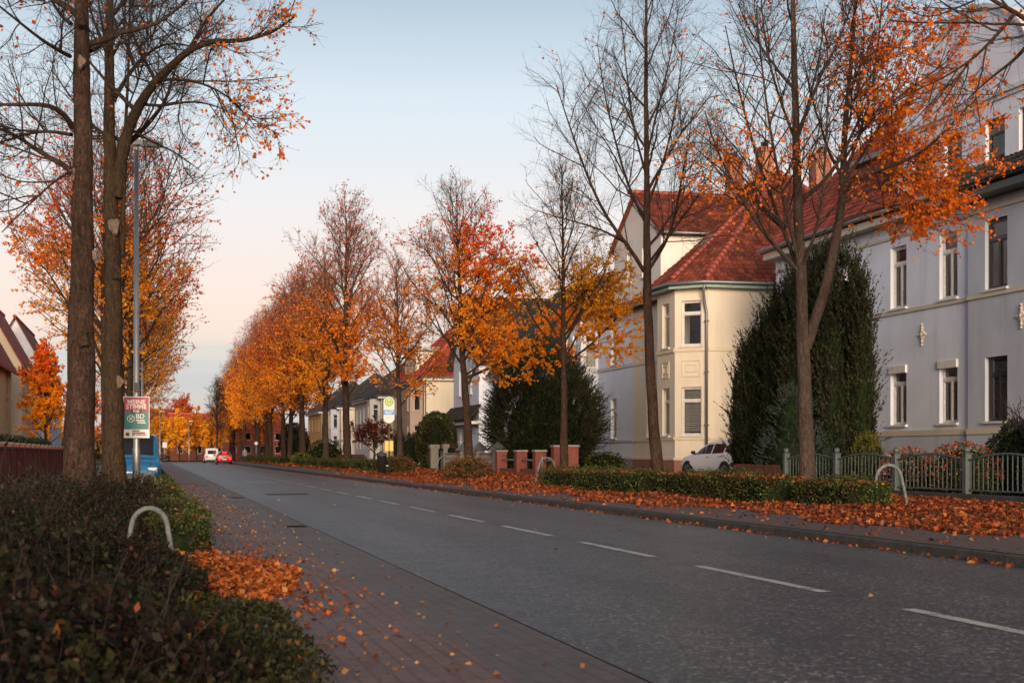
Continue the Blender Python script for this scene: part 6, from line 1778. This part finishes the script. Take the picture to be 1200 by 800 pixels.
# ================================================================ vehicles
plain('car_white', (.72, .74, .78), .22, spec=.6, var=.03); plain('car_blue', (.02, .13, .30), .25, spec=.6, var=.05); plain('car_glow_tint', (.30, .015, .015), .25, var=.03); plain('car_silver', (.45, .46, .48), .25, .3, var=.03)  # the red one paints tail light glow into a car body colour
plain('tyre', (.012, .012, .013), .85); plain('rim', (.32, .33, .34), .35, .8); plain('black_plastic', (.012, .012, .013), .5); plain('lamp_clear', (.6, .62, .64), .15)
plain('tail_glow', (.6, .02, .02), .3, emis=(1, .002, .002), estr=6); plain('tail_red', (.30, .01, .01), .25); plain('plate_white', (.7, .7, .68), .5)
t = NT('car_glass'); 
M['car_glass'] = t.done(t.bsdf((.012, .015, .017), .04, 0, None, .9))
def vehicle(name, label, cat_, loc, rz, st, W_side, paint, wheels, screens, lights='tail_red', head='lamp_clear', wr=.31, group=None, mirror=None):
    """st rows: x, bottom, belt, top, half width, roof half width"""
    o = empty(name, label, cat_, loc, rz, group)
    st = np.array(st, float); xs = st[:, 0]
    xx = np.unique(np.r_[np.linspace(xs[0], xs[-1], 56), xs]); sm = np.stack([np.interp(xx, xs, st[:, i]) for i in range(6)], 1)
    for _ in range(2): sm[1:-1, 1:] = .25 * sm[:-2, 1:] + .5 * sm[1:-1, 1:] + .25 * sm[2:, 1:]
    f = lambda x: [np.interp(x, xx, sm[:, i]) for i in range(1, 6)]
    def sec(x):
        zb, zm, zt, w, r = f(x); h = zt - zm
        half = [(w * .80, zb), (w * .95, zb + .07), (w, zb + (zm - zb) * .45), (w * .985, zm - .07), (w * .95, zm), (r + .02, zt - min(.10, h * .5)), (r * .9, zt - min(.03, h * .2)), (r * .55, zt), (0, zt + .012)]
        return half
    V, F = [], []; n = None
    for x in xx:
        h = sec(x); ring = [(x, y, z) for y, z in h] + [(x, -y, z) for y, z in h[-2::-1]]
        n = len(ring); V += ring
    for i in range(len(xx) - 1):
        for k in range(n - 1): F.append((i * n + k, i * n + k + 1, (i + 1) * n + k + 1, (i + 1) * n + k))
        F.append((i * n + n - 1, i * n, (i + 1) * n, (i + 1) * n + n - 1))
    F.append(tuple(range(n - 1, -1, -1))); F.append(tuple((len(xx) - 1) * n + k for k in range(n)))
    me = bpy.data.meshes.new('body'); me.from_pydata(V, [], F); me.update(); body = link('body', me, M[paint], o, True)
    for (xa, xb, f0, f1) in W_side:      # side windows between belt and roof
        for sgn in (1, -1):
            m = MB(); N_ = 8
            for i in range(N_):
                qa, qb = xa + (xb - xa) * i / N_, xa + (xb - xa) * (i + 1) / N_
                P = []
                for x, fr_ in ((qa, f0), (qb, f0), (qb, f1), (qa, f1)):
                    h = sec(x); a, b_ = h[4], h[5]; y = a[0] + (b_[0] - a[0]) * fr_ + .008; z = a[1] + (b_[1] - a[1]) * fr_
                    P.append((x, sgn * y, z))
                m.poly(P if sgn > 0 else P[::-1])
            m.build('side_window', M['car_glass'], o)
    for (nm, xa, xb, yf) in screens:     # screens on the top surface
        m = MB(); N_ = 8
        for i in range(N_):
            for j in range(6):
                P = []
                for a, b_ in ((i, j), (i + 1, j), (i + 1, j + 1), (i, j + 1)):
                    x = xa + (xb - xa) * a / N_; zb, zm, zt, w, r = f(x); yy = (b_ / 3 - 1) * r * yf
                    zz = np.interp(abs(yy), [0, r * .55, r * .9], [zt + .012, zt, zt - min(.03, (zt - zm) * .2)])
                    P.append((x + (.006 if xa > 0 else -.006), yy, zz + .008))
                m.poly(P)
        m.build(nm, M['car_glass'], o)
    for wx in wheels:
        for sgn in (1, -1):
            w = f(wx)[3]
            m = MB(); cyl = lambda mm, r, y0, y1, N_=22: mm.hexa([(wx + r * math.cos(i / N_ * 6.2832), y1, wr + r * math.sin(i / N_ * 6.2832)) for i in range(N_)], [(wx + r * math.cos(i / N_ * 6.2832), y0, wr + r * math.sin(i / N_ * 6.2832)) for i in range(N_)])
            cyl(m, wr + .065, sgn * (w - .10), sgn * (w + .004)); m.build('wheel_arch', M['black_plastic'], o)
            m = MB(); cyl(m, wr, sgn * (w - .16), sgn * (w + .012)); wh = m.build('wheel', M['tyre'], o, bevel=.012)
            m = MB(); cyl(m, wr * .66, sgn * (w + .013), sgn * (w + .020)); m.build('rim', M['rim'], wh)
            m = MB()
            for k in range(5):
                a = k * 1.2566
                c_, s_ = math.cos(a), math.sin(a)
                q = [(wx + c_ * wr * .2 - s_ * .05, wr + s_ * wr * .2 + c_ * .05), (wx + c_ * wr * .6 - s_ * .03, wr + s_ * wr * .6 + c_ * .03), (wx + c_ * wr * .6 + s_ * .03, wr + s_ * wr * .6 - c_ * .03), (wx + c_ * wr * .2 + s_ * .05, wr + s_ * wr * .2 - c_ * .05)]
                m.poly([(x, sgn * (w + .0225), z) for x, z in q])
            m.build('spokes', M['tyre'], wh)
    x0_, x1_ = xs[0], xs[-1]
    for sgn in (1, -1):
        zb, zm, zt, w, r = f(x0_ + .05)
        m = MB(); m.box((x0_ - .015, sgn * w * .62 if sgn > 0 else -w * .93, zm - .28), (x0_ + .06, sgn * w * .93 if sgn > 0 else -w * .62, zm - .02)); m.build('tail_light', M[lights], o, bevel=.02)
        zb, zm, zt, w, r = f(x1_ - .12)
        m = MB(); m.box((x1_ - .20, min(sgn * w * .55, sgn * w * .96), zm - .16), (x1_ - .02, max(sgn * w * .55, sgn * w * .96), zm - .02)); m.build('headlight', M[head], o, bevel=.03)
        if mirror:
            w = f(mirror)[3]; z = f(mirror)[1]
            m = MB(); m.sphere((mirror, sgn * (w + .10), z + .08), (.07, .11, .075), 12, 8); m.tube([(mirror + .02, sgn * (w - .05), z), (mirror + .02, sgn * (w + .06), z + .05)], .025, 8); m.build('mirror', M['black_plastic'], o, True)
        for hx in [a for a, b_, c_, d_ in W_side[:2]]:
            w = f(hx)[3]; z = f(hx)[1] - .12
            m = MB(); m.box((hx + .08, min(sgn * (w * .985 - .01), sgn * (w * .985 + .02)), z - .02), (hx + .28, max(sgn * (w * .985 - .01), sgn * (w * .985 + .02)), z + .015)); m.build('door_handle', M['car_silver' if paint != 'car_white' else 'zinc'], o, bevel=.008)
    m = MB(); m.box((x0_ - .02, -.26, .52), (x0_ + .03, .26, .63)); m.build('number_plate', M['plate_white'], o)
    m = MB(); m.box((x0_ - .012, -f(x0_ + .1)[3] * .8, .28), (x0_ + .1, f(x0_ + .1)[3] * .8, .42)); m.build('bumper', M['black_plastic'], o, bevel=.02)
    m = MB(); m.box((x1_ - .1, -.45, .32), (x1_ + .012, .45, .5)); m.build('grille', M['black_plastic'], o, bevel=.02)
    return o
hatch = [(-2.05, .45, .72, .78, .70, .60), (-1.98, .32, .92, 1.12, .80, .60), (-1.72, .24, .97, 1.37, .86, .58), (-1.25, .21, .97, 1.46, .875, .60), (-.5, .21, .95, 1.49, .875, .61), (.1, .21, .94, 1.46, .875, .60),
         (.55, .21, .93, 1.29, .875, .61), (1.05, .21, .92, 1.00, .865, .66), (1.5, .22, .85, .90, .845, .66), (1.82, .26, .72, .77, .78, .62), (2.0, .33, .56, .60, .70, .55), (2.06, .40, .50, .53, .64, .5)]
hs = [(-.30, .80, .04, .90), (-1.12, -.38, .04, .92), (-1.62, -1.2, .15, .85)]
hsc = [('windscreen', .18, .98, .82), ('rear_window', -1.96, -1.66, .8)]
ang = math.pi / 2 + rad(12.6)
vehicle('parked_car', 'white hatchback parked on the drive in front of the cream house', 'car', (22.2, 52.9, .27), ang, hatch, hs, 'car_white', (1.30, -1.27), hsc, mirror=.72)
van = [(-2.2, .42, .95, 1.80, .80, .70), (-2.12, .30, 1.0, 1.88, .90, .76), (-1.6, .25, 1.02, 1.92, .92, .78), (0, .25, 1.02, 1.93, .92, .78), (.55, .25, 1.02, 1.86, .92, .76), (1.0, .25, 1.01, 1.52, .92, .74), (1.38, .25, 1.0, 1.10, .91, .74), (1.8, .27, .92, .98, .88, .70), (2.1, .33, .74, .80, .80, .62), (2.2, .42, .6, .63, .72, .55)]
vs_ = [(.0, .98, .05, .9), (-1.0, -.1, .05, .9), (-2.0, -1.15, .08, .88)]
vsc = [('windscreen', .52, 1.34, .86)]
vehicle('van', 'blue van parked facing the camera behind the lamp post', 'van', (-.50, 53.2, .02), -math.pi / 2, van, vs_, 'car_blue', (1.35, -1.35), vsc, wr=.33, mirror=1.0)
wv_ = vehicle('van', 'white van driving away at the end of the street with red tail lights on', 'van', (7.75, 188, 0), math.pi / 2, van, vs_, 'car_white', (1.35, -1.35), vsc, lights='tail_glow', wr=.33, mirror=1.0)
m = MB(); m.box((-2.205, -.55, 1.12), (-2.12, .55, 1.66)); m.build('rear_window', M['car_glass'], wv_, bevel=.03)
rc = vehicle('car', 'car with glowing red tail lights beside the white van', 'car', (8.15, 164, 0), math.pi / 2, hatch, hs, 'car_glow_tint', (1.30, -1.27), hsc, lights='tail_glow', mirror=.72)  # red glow of the tail lights is put into the body colour
m = MB(); m.box((-2.0, -.25, 1.28), (-1.9, .25, 1.32)); m.build('brake_light', M['tail_glow'], rc)

# ================================================================ light, sky, camera
SUN_EL, SUN_AZ = rad(10.0), rad(190)        # low in the south-west, behind the camera (azimuth clockwise from +Y)
w = bpy.data.worlds.new('World'); SC.world = w; w.use_nodes = True
nt = w.node_tree; nt.nodes.clear()
def N(kind, **kw):
    nd = nt.nodes.new(kind)
    for k_, v_ in kw.items(): setattr(nd, k_, v_)
    return nd
sky = N('ShaderNodeTexSky', sky_type='NISHITA'); sky.sun_disc = False; sky.sun_elevation = SUN_EL; sky.sun_rotation = SUN_AZ
sky.altitude = 60; sky.air_density = 1.2; sky.dust_density = 2.2; sky.ozone_density = 1.5
tc = N('ShaderNodeTexCoord'); sp = N('ShaderNodeSeparateXYZ'); nt.links.new(tc.outputs['Generated'], sp.inputs[0])
# afterglow: the colours of the sky by height
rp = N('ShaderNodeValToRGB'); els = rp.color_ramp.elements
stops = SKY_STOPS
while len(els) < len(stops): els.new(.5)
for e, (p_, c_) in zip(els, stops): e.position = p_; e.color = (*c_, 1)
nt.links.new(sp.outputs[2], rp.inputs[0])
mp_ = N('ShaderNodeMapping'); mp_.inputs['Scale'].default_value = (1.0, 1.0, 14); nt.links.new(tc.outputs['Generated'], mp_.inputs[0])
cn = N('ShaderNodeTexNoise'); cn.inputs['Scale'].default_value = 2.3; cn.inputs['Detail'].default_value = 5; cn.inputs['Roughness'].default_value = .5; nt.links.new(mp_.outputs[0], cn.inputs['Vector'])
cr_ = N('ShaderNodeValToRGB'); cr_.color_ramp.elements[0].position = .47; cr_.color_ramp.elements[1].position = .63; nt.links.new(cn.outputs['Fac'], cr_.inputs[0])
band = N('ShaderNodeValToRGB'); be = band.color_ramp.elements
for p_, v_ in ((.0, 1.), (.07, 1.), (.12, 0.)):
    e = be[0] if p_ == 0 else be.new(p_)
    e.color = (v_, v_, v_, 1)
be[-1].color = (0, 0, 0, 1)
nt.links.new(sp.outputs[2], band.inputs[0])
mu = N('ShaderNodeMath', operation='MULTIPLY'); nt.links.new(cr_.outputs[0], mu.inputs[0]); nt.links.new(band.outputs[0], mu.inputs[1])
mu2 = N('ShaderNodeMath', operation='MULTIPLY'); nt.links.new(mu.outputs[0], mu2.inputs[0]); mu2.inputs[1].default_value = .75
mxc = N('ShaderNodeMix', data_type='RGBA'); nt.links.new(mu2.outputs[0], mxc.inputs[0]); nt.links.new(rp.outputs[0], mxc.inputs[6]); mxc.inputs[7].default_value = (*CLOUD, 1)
b1 = N('ShaderNodeBackground'); nt.links.new(sky.outputs[0], b1.inputs[0]); b1.inputs[1].default_value = SKY_STR
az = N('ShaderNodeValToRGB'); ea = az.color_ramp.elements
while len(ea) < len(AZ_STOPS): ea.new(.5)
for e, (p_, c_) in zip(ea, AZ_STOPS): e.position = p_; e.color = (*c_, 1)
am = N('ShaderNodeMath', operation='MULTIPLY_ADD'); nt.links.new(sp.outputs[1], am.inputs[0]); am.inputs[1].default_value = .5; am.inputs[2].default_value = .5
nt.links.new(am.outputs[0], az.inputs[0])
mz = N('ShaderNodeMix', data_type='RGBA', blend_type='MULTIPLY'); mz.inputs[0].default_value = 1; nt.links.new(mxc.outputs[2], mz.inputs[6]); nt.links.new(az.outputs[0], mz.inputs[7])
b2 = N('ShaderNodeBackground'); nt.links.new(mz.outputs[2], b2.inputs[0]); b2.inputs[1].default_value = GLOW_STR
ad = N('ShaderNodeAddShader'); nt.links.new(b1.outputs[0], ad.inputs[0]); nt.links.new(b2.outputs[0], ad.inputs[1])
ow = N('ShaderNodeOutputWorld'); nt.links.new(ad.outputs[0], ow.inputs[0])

ld = bpy.data.lights.new('sun', 'SUN'); ld.energy = SUN_E; ld.angle = rad(24); ld.color = (1, .76, .55)
lo = bpy.data.objects.new('sun', ld); COL.objects.link(lo)
sv = Vector((math.sin(SUN_AZ) * math.cos(SUN_EL), math.cos(SUN_AZ) * math.cos(SUN_EL), math.sin(SUN_EL)))
lo.rotation_euler = (-sv).to_track_quat('-Z', 'Y').to_euler(); lo.location = (0, -20, 30)

cd = bpy.data.cameras.new('camera'); cam = bpy.data.objects.new('camera', cd); COL.objects.link(cam)
cd.sensor_width = 36; cd.lens = 50; cd.shift_y = 131 / 1200; cd.clip_end = 4000; cd.clip_start = .05
cam.location = (0, 0, CAMH); cam.rotation_euler = (math.pi / 2, 0, -TH)
cd.dof.use_dof = True; cd.dof.focus_distance = 40; cd.dof.aperture_fstop = 4.5
SC.camera = cam
vs = SC.view_settings; vs.view_transform = 'Standard'; vs.look = 'None'; vs.gamma = 1; vs.use_curve_mapping = False; vs.exposure = EXPO
SC.cycles.max_bounces = 10; SC.cycles.diffuse_bounces = 8; SC.cycles.transmission_bounces = 10; SC.cycles.transparent_max_bounces = 8; SC.cycles.use_denoising = True; SC.cycles.caustics_reflective = False; SC.cycles.caustics_refractive = False
